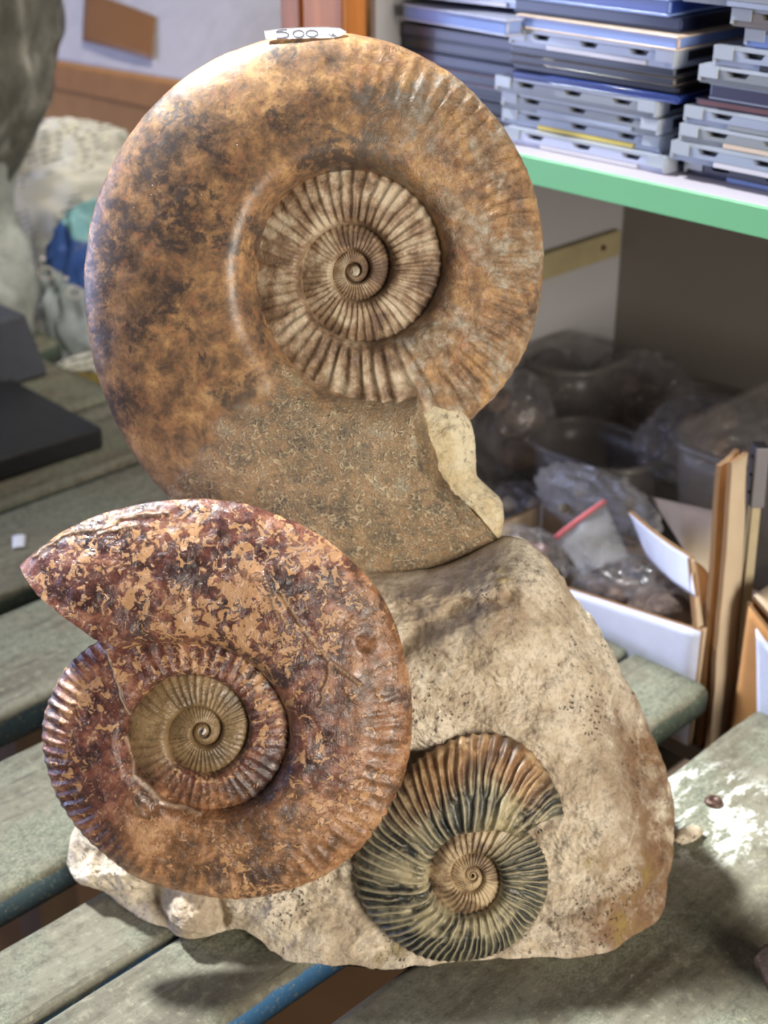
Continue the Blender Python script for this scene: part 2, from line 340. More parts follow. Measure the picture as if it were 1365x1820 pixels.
def mat_stone(name, dark, mid, light, yellow=.5, pits=1.):
    t = NT(name); n1 = t.noise(30, 10, .74, .3); n2 = t.noise(150, 7, .72); n3 = t.noise(12, 4, .6); n4 = t.noise(45, 5, .7, .6)
    c = t.ramp(n1, [(.38, tuple(.5 * (a + b) for a, b in zip(dark, mid))), (.46, mid), (.55, light)])
    c = t.mix(t.math('MULTIPLY', t.step(n2, .53, .64), .5), c, dark)
    c = t.mix(t.math('MULTIPLY', t.math('MULTIPLY', t.step(n3, .52, .64), t.step(n4, .48, .6)), .55), c, srgb(134, 110, 96))
    c = t.mix(t.math('MULTIPLY', t.attr('brown_tone'), t.step(n4, .30, .54)), c, t.mix(n2, srgb(116, 90, 70), srgb(168, 132, 100)))
    yv = t.math('MULTIPLY', t.step(t.noise(13, 3, .6, .5), .56, .68), t.step(n4, .44, .62)); c = t.mix(t.math('MULTIPLY', yv, yellow), c, srgb(186, 164, 82))
    pv = t.n.new('ShaderNodeVectorMath'); pv.operation = 'ADD'; t.link(t.co.outputs['Object'], pv.inputs[0]); wn = t.n.new('ShaderNodeTexNoise'); wn.inputs['Scale'].default_value = 180; t.link(t.co.outputs['Object'], wn.inputs['Vector'])
    sc_ = t.n.new('ShaderNodeVectorMath'); sc_.operation = 'SCALE'; t.link(wn.outputs[1], sc_.inputs[0]); sc_.inputs['Scale'].default_value = .006; t.link(sc_.outputs[0], pv.inputs[1])
    p = t.math('SUBTRACT', 1, t.step(t.vor(330, vec=pv.outputs[0]), .10, .34)); pm = t.math('MULTIPLY', p, t.step(t.noise(26, 5, .7), .50, .60)); pm = t.math('MULTIPLY', pm, pits)
    c = t.mix(t.math('MULTIPLY', pm, .5), c, srgb(112, 92, 72))
    sm = t.math('MULTIPLY', t.step(t.noise(240, 5, .75), .54, .62), t.step(t.noise(30, 5, .7, .5), .50, .58)); c = t.mix(t.math('MULTIPLY', sm, .6), c, srgb(104, 90, 78))
    h = t.math('SUBTRACT', t.math('ADD', t.math('MULTIPLY', n2, 1.0), t.math('MULTIPLY', n4, .8)), t.math('MULTIPLY', pm, .8))
    return t.fin(c, .9, t.bump(h, 1.0, .0032), spec=.2)
M_BIG = mat_big(); M_RED = mat_red(); M_SMALL = mat_small()
M_ROCK = mat_stone('cream_limestone', srgb(160, 140, 122), srgb(212, 193, 166), srgb(238, 223, 200))
M_CALC = mat_stone('pale_calcite', srgb(196, 172, 130), srgb(224, 204, 164), srgb(240, 226, 194), .7, .4)

# ------------------------------------------------------------------ the fossil block
FO = np.array([0., .60, 0.])
def frame(lean, yaw=0.):
    e3 = np.array([math.sin(R(yaw)) * math.cos(R(lean)), -math.cos(R(yaw)) * math.cos(R(lean)), math.sin(R(lean))])
    e1 = np.array([math.cos(R(yaw)), math.sin(R(yaw)), 0.]); e2 = np.cross(e3, e1); return e1, e2, e3
E1, E2, E3 = frame(15)
fossil = empty('ammonite_fossil_block', FO)
tag(fossil, 'standing limestone block carrying three coiled ammonite fossils, with white price sticker', 'fossil')
def rays(x, y):
    x = np.asarray(x, float); y = np.asarray(y, float)
    return fw + rt * ((x - 682.5) / F)[..., None] + upv * ((910 - y) / F)[..., None]
def on_plane(x, y, o, n):
    d = rays(x, y); return CP + d * (((o - CP) @ n) / (d @ n))[..., None]
def smooth1(a, k):
    if k < 1: return a
    g = np.exp(-.5 * (np.arange(-3 * k, 3 * k + 1) / k) ** 2); g /= g.sum()
    return np.convolve(np.pad(a, 3 * k, mode='edge'), g, 'valid')
def seg_dist(P, poly):
    d = np.full(P.shape[:-1], 1e9)
    for a, b in zip(poly[:-1], poly[1:]):
        a = np.array(a); b = np.array(b); ab = b - a; t = np.clip(((P - a) @ ab) / (ab @ ab), 0, 1)
        d = np.minimum(d, np.linalg.norm(P - (a + t[..., None] * ab), axis=-1))
    return d
def ammonite(name, cpx, off, lean, yaw, dr, Stab, Vtab, th0, th1, split, kT, prof, ribs, zones, mat, label, ilabel, nout, nin, mfront=86,
             dents=(), veins=(), endfn=None, namp=.0006):
    e1, e2, e3 = frame(lean, yaw)
    o = on_plane(np.array(cpx[0]), np.array(cpx[1]), FO + E3 * off, E3)
    dth = np.arange(th0, th1 + .01, .5)
    def table(tab):
        a = np.array(sorted(tab)); r = np.exp(np.interp(dth, a[:, 0], np.log(a[:, 1])))
        lo = dth < a[0, 0]; g = math.log(a[-1, 1] / a[0, 1]) / max(1, a[-1, 0] - a[0, 0]); r[lo] = a[0, 1] * np.exp(g * (dth[lo] - a[0, 0]))
        return np.exp(smooth1(np.log(r), 16))
    rS = table(Stab); rV = table(Vtab)
    inn_ = dth < split - 30; rV[inn_] = np.maximum(rV[inn_], 1.10 * np.interp(dth[inn_] + 360, dth, rS)); rV = np.exp(smooth1(np.log(rV), 8))
    n1 = int(nin * (split - th0) / 360); n2 = int(nout * (th1 - split) / 360)
    th = np.concatenate([np.linspace(th0, split, n1, endpoint=False), np.linspace(split, th1, n2)])
    S = np.interp(th, dth, rS); V = np.interp(th, dth, rV)
    t = np.linspace(0, 1, mfront); qf = .5 - .5 * np.cos(math.pi * t ** 1.08); tb = np.linspace(0, 1, 20)[1:]; qb = 1 - (.5 - .5 * np.cos(math.pi * tb))
    q = np.concatenate([qf, qb]); sgn = np.concatenate([np.ones(mfront), -np.ones(19)]); m = len(q)
    TH = th[:, None] + np.zeros((1, m))
    if endfn is not None: TH = TH + endfn(q)[None, :] * sstep(th1 - 30, th1, th)[:, None]
    al = np.radians(dr * TH)
    rr = S[:, None] + (V - S)[:, None] * q[None, :]
    px = cpx[0] + rr * np.cos(al); py = cpx[1] - rr * np.sin(al)
    base = on_plane(px, py, o, e3)
    mpp = np.linalg.norm(on_plane(np.array(cpx[0] + 50.), np.array(cpx[1]), o, e3) - o) / 50
    Vs = np.interp(split, dth, rV); T = kT(th) * np.where(V < Vs, .70 * V + .30 * Vs, V) * mpp
    a, b, q0 = prof
    f = (1 - np.clip(q, 0, 1) ** a) ** b * (1 - (1 - np.minimum(q / q0, 1)) ** 2.2) ** .55
    P = base + e3 * (T[:, None] * (f * sgn)[None, :])[..., None]
    def normals(P):
        du = np.gradient(P, axis=0); dv = np.gradient(P, axis=1); n = np.cross(du, dv)
        n /= np.linalg.norm(n, axis=-1, keepdims=True) + 1e-12; return n
    N = normals(P); mid = mfront // 2
    if (N[:, mid] @ e3).mean() < 0: N = -N
    W = (V - S) * mpp
    disp, rib = ribs(TH, q[None, :] + 0 * TH, W[:, None])
    L = np.stack([px, py], -1)
    for dx, dy, r, dep in dents: disp = disp - dep * np.exp(-((px - dx) ** 2 + (py - dy) ** 2) / r ** 2) * (TH > split)
    vein = np.zeros_like(disp)
    for pl in veins:
        d = seg_dist(L + 5 * fbm(np.stack([px / 22, py / 22, 0 * px], -1), 2)[..., None], pl); vein = np.maximum(vein, np.exp(-(d / 2.8) ** 2) * (TH > split))
    nz = fbm((P - FO) * 42, 4); disp = disp + namp * nz * 2 + vein * .0003
    P = P + N * disp[..., None]
    N = normals(P)
    if (N[:, mid] @ e3).mean() < 0: N = -N
    at = zones(TH, q[None, :] + 0 * TH, px, py, nz); at['rib'] = rib; at['vein'] = vein
    # orientation of the quads
    flip = (np.cross(P[n1 + 5, mid + 1] - P[n1 + 5, mid], P[n1 + 6, mid] - P[n1 + 5, mid]) @ e3) > 0
    def part(pn, i0, i1, parent, cap):
        Q = P[i0:i1]; k = len(Q); Vv = (Q - FO).reshape(-1, 3); Fc = grid_faces(k, m)
        if flip: Fc = Fc[:, ::-1]
        Nn = N[i0:i1].reshape(-1, 3)
        A = {kk: vv[i0:i1].ravel() for kk, vv in at.items()}
        if cap:
            c0 = len(Vv); last = np.arange(m) + (k - 1) * m; cen = Vv[last].mean(0); nn = Q[-1].mean(0) - Q[-4].mean(0); nn /= np.linalg.norm(nn)
            Vv = np.vstack([Vv, Vv[last], cen + nn * .0015]); Nn = np.vstack([Nn, np.tile(nn, (m + 1, 1))])
            ff = np.array([(c0 + j, c0 + (j + 1) % m, c0 + m, c0 + m) for j in range(m)]);
            for kk in A: A[kk] = np.concatenate([A[kk], A[kk][last], [0]])
            tri = ff[:, :3]
            if (np.cross(Vv[tri[20, 1]] - Vv[tri[20, 0]], Vv[tri[20, 2]] - Vv[tri[20, 0]]) @ nn) < 0: tri = tri[:, ::-1]
            Fl = [tuple(x) for x in Fc] + [tuple(x) for x in tri]
            ob = mesh_obj(pn, [tuple(x) for x in Vv], Fl, mat, parent, attrs=A)
        else: ob = mesh_obj(pn, np.ascontiguousarray(Vv), np.ascontiguousarray(Fc), mat, parent, attrs=A)
        if len(ob.data.vertices) == len(Nn): ob.data.normals_split_custom_set_from_vertices(np.ascontiguousarray(Nn, dtype=np.float32))
        return ob
    outer = part(name, n1, len(th), fossil, True); outer['label'] = label
    inner = part('inner_whorls', 0, n1 + 1, outer, False); inner['label'] = ilabel
    return outer, o, (e1, e2, e3), mpp
def ribwave(ph, sharp=1.4): return (.5 + .5 * np.cos(2 * math.pi * ph)) ** sharp

# large brown ammonite
def ribs_big(TH, q, W):
    inn = 1 - sstep(-75, -35, TH); wob = .18 * fbm(np.stack([TH / 9, q * 3, 0 * q], -1), 2)
    p1 = ribwave(TH * 47 / 360 + .55 * q ** 2 + wob); p2 = ribwave(TH * 84 / 360 + .9 * q ** 2 + wob * 1.2)
    d = W * inn * .048 * (.85 + 1.6 * wob) * (p1 - .4) * sstep(.03, .16, q)
    out = (1 - inn) * (1 - .5 * sstep(15, 45, TH)) * (1 - sstep(45, 105, TH)) * sstep(.38, .66, q) * (1 - .75 * sstep(.93, 1, q))
    d = d + W * out * .030 * (.8 + 1.6 * wob) * (p2 - .4)
    und = sstep(225, 262, TH) * np.sin(np.radians(TH * 11 + q * 60)) * sstep(.15, .4, q) * (1 - sstep(.8, 1, q))
    d = d + W * und * .010
    lump = (1 - inn) * (1 - sstep(20, 70, TH)) * fbm(np.stack([TH / 7, q * 5, 0 * q + 3], -1), 3) * (1 - sstep(.5, .8, q)) * sstep(.02, .1, q)
    return d + W * lump * .024, inn * p1 + out * p2
def zones_big(TH, q, px, py, nz):
    inn = 1 - sstep(-62, -58, TH)
    sut = sstep(0, 1, (py - 600) / 150 + nz * .6) * sstep(215, 245, TH + nz * 12)
    worn = (1 - inn) * (1 - sstep(45, 95, TH + nz * 25))
    lip = sstep(60, 300, TH) * 0
    return {'inner': inn, 'sut': sut, 'worn': worn}
BIG_S = [(-900, 16), (-810, 20), (-720, 25), (-630, 36), (-540, 37), (-450, 51), (-360, 60), (-315, 70), (-270, 80), (-225, 86), (-180, 91), (-135, 102), (-90, 121), (-45, 135), (0, 150), (45, 166), (90, 176), (135, 178),
         (180, 166), (215, 178), (240, 195), (270, 214), (299, 238)]
BIG_V = [(-900, 38), (-720, 62), (-630, 88), (-540, 96), (-450, 128), (-360, 170), (-315, 186), (-270, 196), (-225, 200), (-180, 186), (-135, 210), (-100, 262), (-75, 318), (-60, 338), (-51, 334), (-40, 334), (-30, 334), (0, 331), (30, 352), (45, 368), (60, 385), (90, 421), (110, 440),
         (135, 461), (150, 468), (165, 476), (180, 481), (200, 490), (225, 516), (235, 528), (250, 540), (270, 548), (285, 545), (299, 548)]
big, bo, bf, bmpp = ammonite('brown_ammonite', (631, 481), .004, 15, 0, 1, BIG_S, BIG_V, -1500, 299, -61, lambda th: .19 + .0 * th,
    (2.1, .62, .20), ribs_big, zones_big, M_BIG, 'large smooth brown ammonite at the top of the block', 'ribbed inner coil in the sunken centre of the large brown ammonite', 1500, 900, 100,
    dents=[(590, 120, 18, .0006), (385, 520, 30, .0005)], endfn=lambda q: np.interp(q, [0, .12, .26, .4, .6, .85, 1], [-2, -6, -10, -10.5, -8, -4, 0]) + .7 * np.sin(q * 31), namp=.0004)

bd_c = bo + bf[2] * (.19 * .30 * 334 * bmpp - .0012) - FO
# red ammonite
def ribs_red(TH, q, W):
    inn = 1 - sstep(-240, -215, TH); wob = .16 * fbm(np.stack([TH / 9, q * 3, 0 * q + 9], -1), 2)
    p1 = ribwave(TH * 44 / 360 + .3 * q ** 2 + wob); p2 = ribwave(TH * 84 / 360 + .5 * q ** 2 + wob)
    d = W * inn * .034 * (.7 + .6 * wob / .16) * (p1 - .4) * sstep(.05, .2, q)
    out = (1 - inn) * (1 - sstep(-30, 55, TH)) * sstep(.60, .74, q)
    amp = .034 * (1 - .6 * sstep(.9, 1, q)) * (1 - .55 * sstep(-150, -110, TH))
    d = d + W * out * amp * (p2 - .4)
    lump = (1 - inn) * fbm(np.stack([TH / 9, q * 4, 0 * q + 5], -1), 3) * sstep(.03, .1, q) * (1 - sstep(.85, 1, q))
    return d + W * lump * .018, inn * p1 + out * p2
def zones_red(TH, q, px, py, nz):
    inn = 1 - sstep(-540, -470, TH + nz * 30)
    fl = np.clip(.45 + .5 * np.exp(-(((px - 240) / 200) ** 2 + ((py - 1040) / 90) ** 2)) + .25 * np.exp(-(((px - 420) / 160) ** 2 + ((py - 1090) / 70) ** 2)) - .35 * sstep(1330, 1480, py) - .3 * sstep(560, 660, px), 0, 1)
    ora = np.clip(sstep(1340, 1470, py + 40 * nz) + .8 * sstep(560, 680, px + 40 * nz) - .9 * (1 - sstep(190, 260, px)) * (1 - sstep(1480, 1560, py)), 0, 1)
    return {'inner': inn * (TH < -225), 'sut': fl, 'worn': ora}
RED_S = [(-1000, 14), (-900, 18), (-810, 24), (-720, 31), (-630, 42), (-540, 60), (-450, 72), (-405, 73), (-360, 78), (-315, 88), (-270, 98), (-225, 116), (-180, 131), (-135, 128), (-90, 133), (-45, 147), (0, 152), (45, 146), (90, 151), (110, 162), (134, 196)]
RED_V = [(-1000, 34), (-720, 84), (-630, 108), (-540, 132), (-450, 140), (-405, 156), (-360, 165), (-315, 165), (-270, 172), (-245, 205), (-228, 236), (-215, 256), (-200, 276), (-180, 288), (-160, 284), (-135, 281), (-110, 285), (-90, 293), (-65, 318), (-45, 343), (-20, 364),
         (0, 369), (20, 380), (45, 402), (70, 405), (90, 409), (110, 421), (120, 432), (138, 443)]
def end_red(q): return np.interp(q, [0, .25, .5, .75, 1], [-6, 1, 3, 4, 3])
red, ro, rf, rmpp = ammonite('red_ammonite', (362, 1298), .066, 20, 0, 1, RED_S, RED_V, -1500, 135, -224, lambda th: .155 + .0 * th,
    (2.2, .6, .18), ribs_red, zones_red, M_RED, 'dark red ammonite with tan flakes at the left of the block', 'tan inner coil in the centre of the red ammonite', 1500, 900, 92,
    dents=[(652, 1137, 12, .0028), (640, 1128, 5, .001)], endfn=end_red,
    veins=[[(500, 1040), (545, 1110), (590, 1165), (640, 1205)], [(590, 1165), (570, 1240)], [(470, 1010), (500, 1090)], [(196, 1150), (212, 1200), (235, 1262)], [(230, 1305), (245, 1370), (290, 1415), (360, 1438)],
           [(60, 985), (130, 945), (190, 935), (240, 915), (300, 905)], [(180, 945), (210, 938), (250, 930)]])

# small grey green ammonite (coils the other way round)
def ribs_small(TH, q, W):
    inn = 1 - sstep(-60, -30, TH); wob = .22 * fbm(np.stack([TH / 10, q * 3, 0 * q + 21], -1), 2)
    ph = TH * 36 / 360 - .55 * q ** 1.6 + wob
    pa = ribwave(ph, 1.3); pb = ribwave(ph * 2, 1.3); s = sstep(.38, .55, q) * (1 - inn); p = pa * (1 - s) + pb * s
    amp = (.072 * (.85 + 1.2 * wob) * (1 - .3 * s)) * sstep(.02, .14, q) * (1 - .5 * sstep(.9, 1, q)) * (1 - .25 * sstep(280, 320, TH))
    rough = fbm(np.stack([TH / 6, q * 7, 0 * q + 2], -1), 3) * sstep(255, 300, TH) * (1 - sstep(.55, .8, q))
    return W * (amp * (p - .4) + rough * .03), p
def zones_small(TH, q, px, py, nz):
    inn = 1 - sstep(-90, -20, TH + nz * 20)
    brn = .85 * sstep(205, 262, TH + nz * 20) * sstep(.35, .72, q + nz * .25) * (1 - sstep(300, 318, TH))
    pale = np.clip(sstep(268, 300, TH + nz * 12) * (1 - sstep(.5, .7, q)) + .9 * np.exp(-(((px - 735) / 40) ** 2 + ((py - 1560) / 75) ** 2)) + .7 * sstep(-10, 50, TH) * (1 - sstep(120, 160, TH)) * (1 - sstep(.4, .6, q)) * .6, 0, 1)
    return {'inner': inn, 'sut': brn, 'worn': pale}
SM_S = [(-800, 7), (-700, 9), (-540, 12), (-450, 15), (-360, 18), (-270, 28), (-180, 37), (-90, 38), (-45, 43), (0, 46), (45, 57), (90, 65), (135, 73), (180, 76), (225, 77), (270, 76), (300, 90), (320, 112)]
SM_V = [(-800, 15), (-540, 28), (-360, 50), (-270, 72), (-180, 82), (-90, 88), (-60, 108), (-30, 128), (0, 136), (45, 142), (90, 151), (135, 180), (160, 200), (180, 212), (200, 211), (215, 206), (235, 212), (255, 234), (270, 251), (285, 256), (294, 248), (306, 226), (320, 198)]
def end_small(q): return np.interp(q, [0, .3, .6, .85, 1], [0, -4, 3, 8, 0])
small, so, sf, smpp = ammonite('grey_green_ammonite', (839, 1553), .070, 21, 0, -1, SM_S, SM_V, -1300, 318, -32, lambda th: .22 + 0 * th,
    (2.1, .6, .2), ribs_small, zones_small, M_SMALL, 'small strongly ribbed grey green ammonite low on the block', 'small brown inner coil of the grey green ammonite', 1300, 800, 80, endfn=end_small, namp=.0004)

# limestone matrix
def rock():
    side = [(640, 1012), (700, 1018), (770, 1012), (830, 990), (872, 965), (900, 955), (945, 962), (1000, 1030), (1045, 1090), (1082, 1145), (1112, 1200), (1135, 1250), (1160, 1310), (1190, 1372), (1203, 1430), (1206, 1470),
            (1198, 1540), (1188, 1600)]
    bot = [(1178, 1642), (1150, 1658), (1112, 1668), (1105, 1684), (1040, 1696), (960, 1700), (900, 1704), (840, 1706), (780, 1712), (730, 1722), (690, 1726), (650, 1718), (600, 1714), (560, 1712), (515, 1704), (480, 1688), (455, 1662), (432, 1648),
           (400, 1652), (360, 1664), (325, 1664), (290, 1652), (255, 1636), (215, 1608), (185, 1590), (150, 1574), (128, 1560)]
    left = [(120, 1535), (124, 1500), (132, 1470), (170, 1400), (250, 1280), (380, 1130), (520, 1030), (590, 1005)]
    arch = {(480, 1688): .004, (455, 1662): .010, (432, 1648): .012, (400, 1652): .006, (515, 1704): .001, (128, 1560): .012, (150, 1574): .006}
    B = [on_plane(np.array(float(x)), np.array(float(y)), FO + E3 * (.012 if y < 1040 else float(np.interp(y, [1040, 1372, 1600], [-.004, .004, .036]))), E3) for x, y in side]
    B += [at_z(x, y, arch.get((x, y), .0005)) for x, y in bot]
    B += [on_plane(np.array(float(x)), np.array(float(y)), FO + E3 * (.012 if x < 200 else .02), E3) for x, y in left]
    B = np.array(B); B = np.vstack([B, B[:1]]); L = np.concatenate([[0], np.cumsum(np.linalg.norm(np.diff(B, axis=0), axis=1))])
    n = 820; s = np.linspace(0, L[-1], n, endpoint=False); Bd = np.stack([np.interp(s, L, B[:, k]) for k in range(3)], -1)
    g = np.exp(-.5 * (np.arange(-12, 13) / 4.) ** 2); g /= g.sum()
    Bd = np.stack([np.convolve(np.concatenate([Bd[-12:, k], Bd[:, k], Bd[:12, k]]), g, 'valid') for k in range(3)], -1)
    Cf = on_plane(np.array(800.), np.array(1340.), FO + E3 * .060, E3)
    mf = 230; rho = np.linspace(0, 1, mf) ** .85
    bl = np.stack([(Bd - FO) @ E1, (Bd - FO) @ E2, (Bd - FO) @ E3], -1); cl = np.array([(Cf - FO) @ E1, (Cf - FO) @ E2, (Cf - FO) @ E3])
    xy = cl[None, None, :2] + (bl[:, None, :2] - cl[None, None, :2]) * rho[None, :, None]
    zf = bl[:, None, 2] + (cl[2] - bl[:, None, 2]) * (1 - rho[None, :] ** 3.2) ** .75
    Pf = FO + xy[..., :1] * E1 + xy[..., 1:] * E2 + zf[..., None] * E3
    # features of the face, located in the picture
    d = Pf - CP; dep = d @ fw; px = 682.5 + F * (d @ rt) / dep; py = 910 - F * (d @ upv) / dep; pp = np.stack([px, py], -1)
    rel = np.zeros(px.shape); wn = fbm((Pf - FO) * 60, 3)
    ga = lambda x, y, r, h, ry=None: h * np.exp(-((px - x) / r) ** 2 - ((py - y) / (ry or r)) ** 2)
    arc = seg_dist(pp + 10 * wn[..., None], [(700, 1180), (745, 1125), (800, 1090), (850, 1062), (900, 1052)])
    rel += -.007 * np.exp(-(arc / 16) ** 2) + ga(800, 1045, 120, .006, 36) + ga(900, 1110, 60, .004)
    rel += ga(835, 1550, 105, -.014, 110) + ga(830, 1400, 90, -.006, 60) + ga(960, 1300, 50, .006) + ga(1000, 1400, 40, .004, 90) + ga(1060, 1300, 60, -.004, 120) + ga(1120, 1480, 60, .006, 90)
    rel += ga(870, 1240, 90, -.004, 50) + ga(760, 1260, 60, .004)
    rel += -.008 * np.exp(-(seg_dist(pp, [(268, 1560), (282, 1610), (300, 1650)]) / 12) ** 2) + ga(345, 1620, 45, .007) + ga(460, 1620, 40, .005) + ga(560, 1660, 70, .006)
    rel += -.006 * np.exp(-(seg_dist(pp + 8 * wn[..., None], [(385, 1590), (400, 1640)]) / 9) ** 2) + ga(690, 1690, 22, -.006) + ga(925, 1680, 20, .005)
    nf = .0105 * fbm((Pf - FO) * 22, 3) + .0056 * fbm((Pf - FO) * 70 + 5, 4, .6) + .003 * (.3 - np.abs(fbm((Pf - FO) * 40 + 3, 3, .6))) + .0030 * np.abs(fbm((Pf - FO) * 180, 4, .7)) - .020 * sstep(1060, 1210, px) * sstep(1080, 1250, py)
    fade = (1 - sstep(.9, 1., rho))[None, :]
    Pf = Pf + E3 * ((rel + nf) * (.35 + .65 * fade))[..., None] + (fbm((Pf - FO) * 60 + 9, 4, .6) * .0035 * sstep(.75, 1, rho)[None, :])[..., None] * (E1 * .7 + E2 * .5)
    mb = 46; rb = np.linspace(1, 0, mb)[1:]
    bottom = np.clip(1 - bl[:, 1] / .05, 0, 1)[:, None]
    zb = bl[:, None, 2] - (.085 + bl[:, None, 2]) * (1 - rb[None, :] ** 2.4) ** .6
    xyb = cl[None, None, :2] + (bl[:, None, :2] - cl[None, None, :2]) * rb[None, :, None]
    Pb = FO + xyb[..., :1] * E1 + xyb[..., 1:] * E2 + zb[..., None] * E3
    Pb[..., 2] -= .16 * np.sin(math.pi * np.clip(1 - rb, 0, 1) ** .6)[None, :] * bottom
    Pb = Pb - E3 * (.010 * fbm((Pb - FO) * 20, 3) * sstep(0, .2, 1 - rb)[None, :])[..., None]
    P = np.concatenate([Pf[:, 1:], Pb[:, :-1]], 1); P[..., 2] = np.maximum(P[..., 2], .0006)
    P[:, :][..., 1] = np.maximum(P[..., 1], .5)
    k = P.shape[1]; Vv = (P - FO).reshape(-1, 3); Fc = grid_faces(n, k, True, False)
    c0 = (Pf[:, 0].mean(0) - FO); c1 = (Pb[:, -1].mean(0) - FO)
    V2 = [tuple(v) for v in Vv] + [tuple(c0), tuple(c1)]; nv = len(Vv)
    F2 = [tuple(f) for f in Fc] + [(nv, (i + 1) % n * k, i * k) for i in range(n)] + [(nv + 1, i * k + k - 1, (i + 1) % n * k + k - 1) for i in range(n)]
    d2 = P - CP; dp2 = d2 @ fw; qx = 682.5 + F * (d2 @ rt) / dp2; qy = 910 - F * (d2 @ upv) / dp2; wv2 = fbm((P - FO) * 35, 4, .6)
    st = np.clip(sstep(1030, 1150, qx + 70 * wv2) * sstep(1150, 1330, qy + 60 * wv2) + .8 * np.exp(-((qx - 880) / 60) ** 2 - ((qy - 1085) / 45) ** 2) + .6 * sstep(1540, 1640, qy + 30 * wv2) * sstep(960, 1040, qx) , 0, 1)  # brown on the right face and lower right corner, plus a small stain higher up
    ob = mesh_obj('stone_matrix', V2, F2, M_ROCK, fossil, attrs={'brown_tone': np.concatenate([st.ravel(), [0, 0]])}); ob['label'] = 'rough cream limestone body of the block'
    import bmesh
    bm = bmesh.new(); bm.from_mesh(ob.data); bmesh.ops.recalc_face_normals(bm, faces=bm.faces); bm.to_mesh(ob.data); bm.free()
rock()

# broken mouth of the large ammonite, filled with pale stone
def mouth():
    Lp = np.array([(736, 694), (730, 722), (732, 760), (752, 802), (796, 862), (838, 896), (866, 930), (884, 956)], float)
    Rp = np.array([(768, 676), (806, 708), (838, 744), (849, 790), (847, 846), (893, 886), (898, 918), (888, 954)], float)
    t = np.linspace(0, 1, 8); td = np.linspace(0, 1, 150); w = 44
    L2 = np.stack([np.interp(td, t, Lp[:, k]) for k in (0, 1)], -1); R2 = np.stack([np.interp(td, t, Rp[:, k]) for k in (0, 1)], -1)
    for A in (L2, R2):
        for k in (0, 1): A[:, k] = smooth1(A[:, k], 3)
    ph = np.linspace(0, 1, w)
    e1, e2, e3 = bf; P = np.zeros((150, w, 3))
    zl = np.interp(td, [0, .3, .7, 1], [.008, .018, .013, .003])
    for i in range(150):
        for j, s in enumerate(ph):
            if s < .62: a = s / .62; xx = L2[i] * (1 - a) + R2[i] * a; z = zl[i] * (1 - a ** 2.2) ** .6 + .0 * a
            else: a = (s - .62) / .38; xx = R2[i] * (1 - a) + L2[i] * a; z = -.016 * math.sin(a * math.pi / 2) ** .7
            P[i, j] = on_plane(xx[0], xx[1], bo, e3) + e3 * z
    nz = fbm((P - FO) * 90, 4, .6); n2 = fbm((P - FO) * 240, 3)
    P = P + e3 * (nz * .0035 + n2 * .0008)[..., None] * 1. + e1 * (nz * .0012)[..., None]
    V = [tuple(v) for v in (P - FO).reshape(-1, 3)]
    Fs = [tuple(f) for f in grid_faces(150, w, False, True)] + [tuple(range(w)), tuple(range(150 * w - 1, 149 * w - 1, -1))]
    ob = mesh_obj('broken_mouth_filling', V, Fs, M_CALC, big); ob['label'] = 'pale broken stone edge'
    import bmesh
    bm = bmesh.new(); bm.from_mesh(ob.data); bmesh.ops.recalc_face_normals(bm, faces=bm.faces); bm.to_mesh(ob.data); bm.free()
mouth()

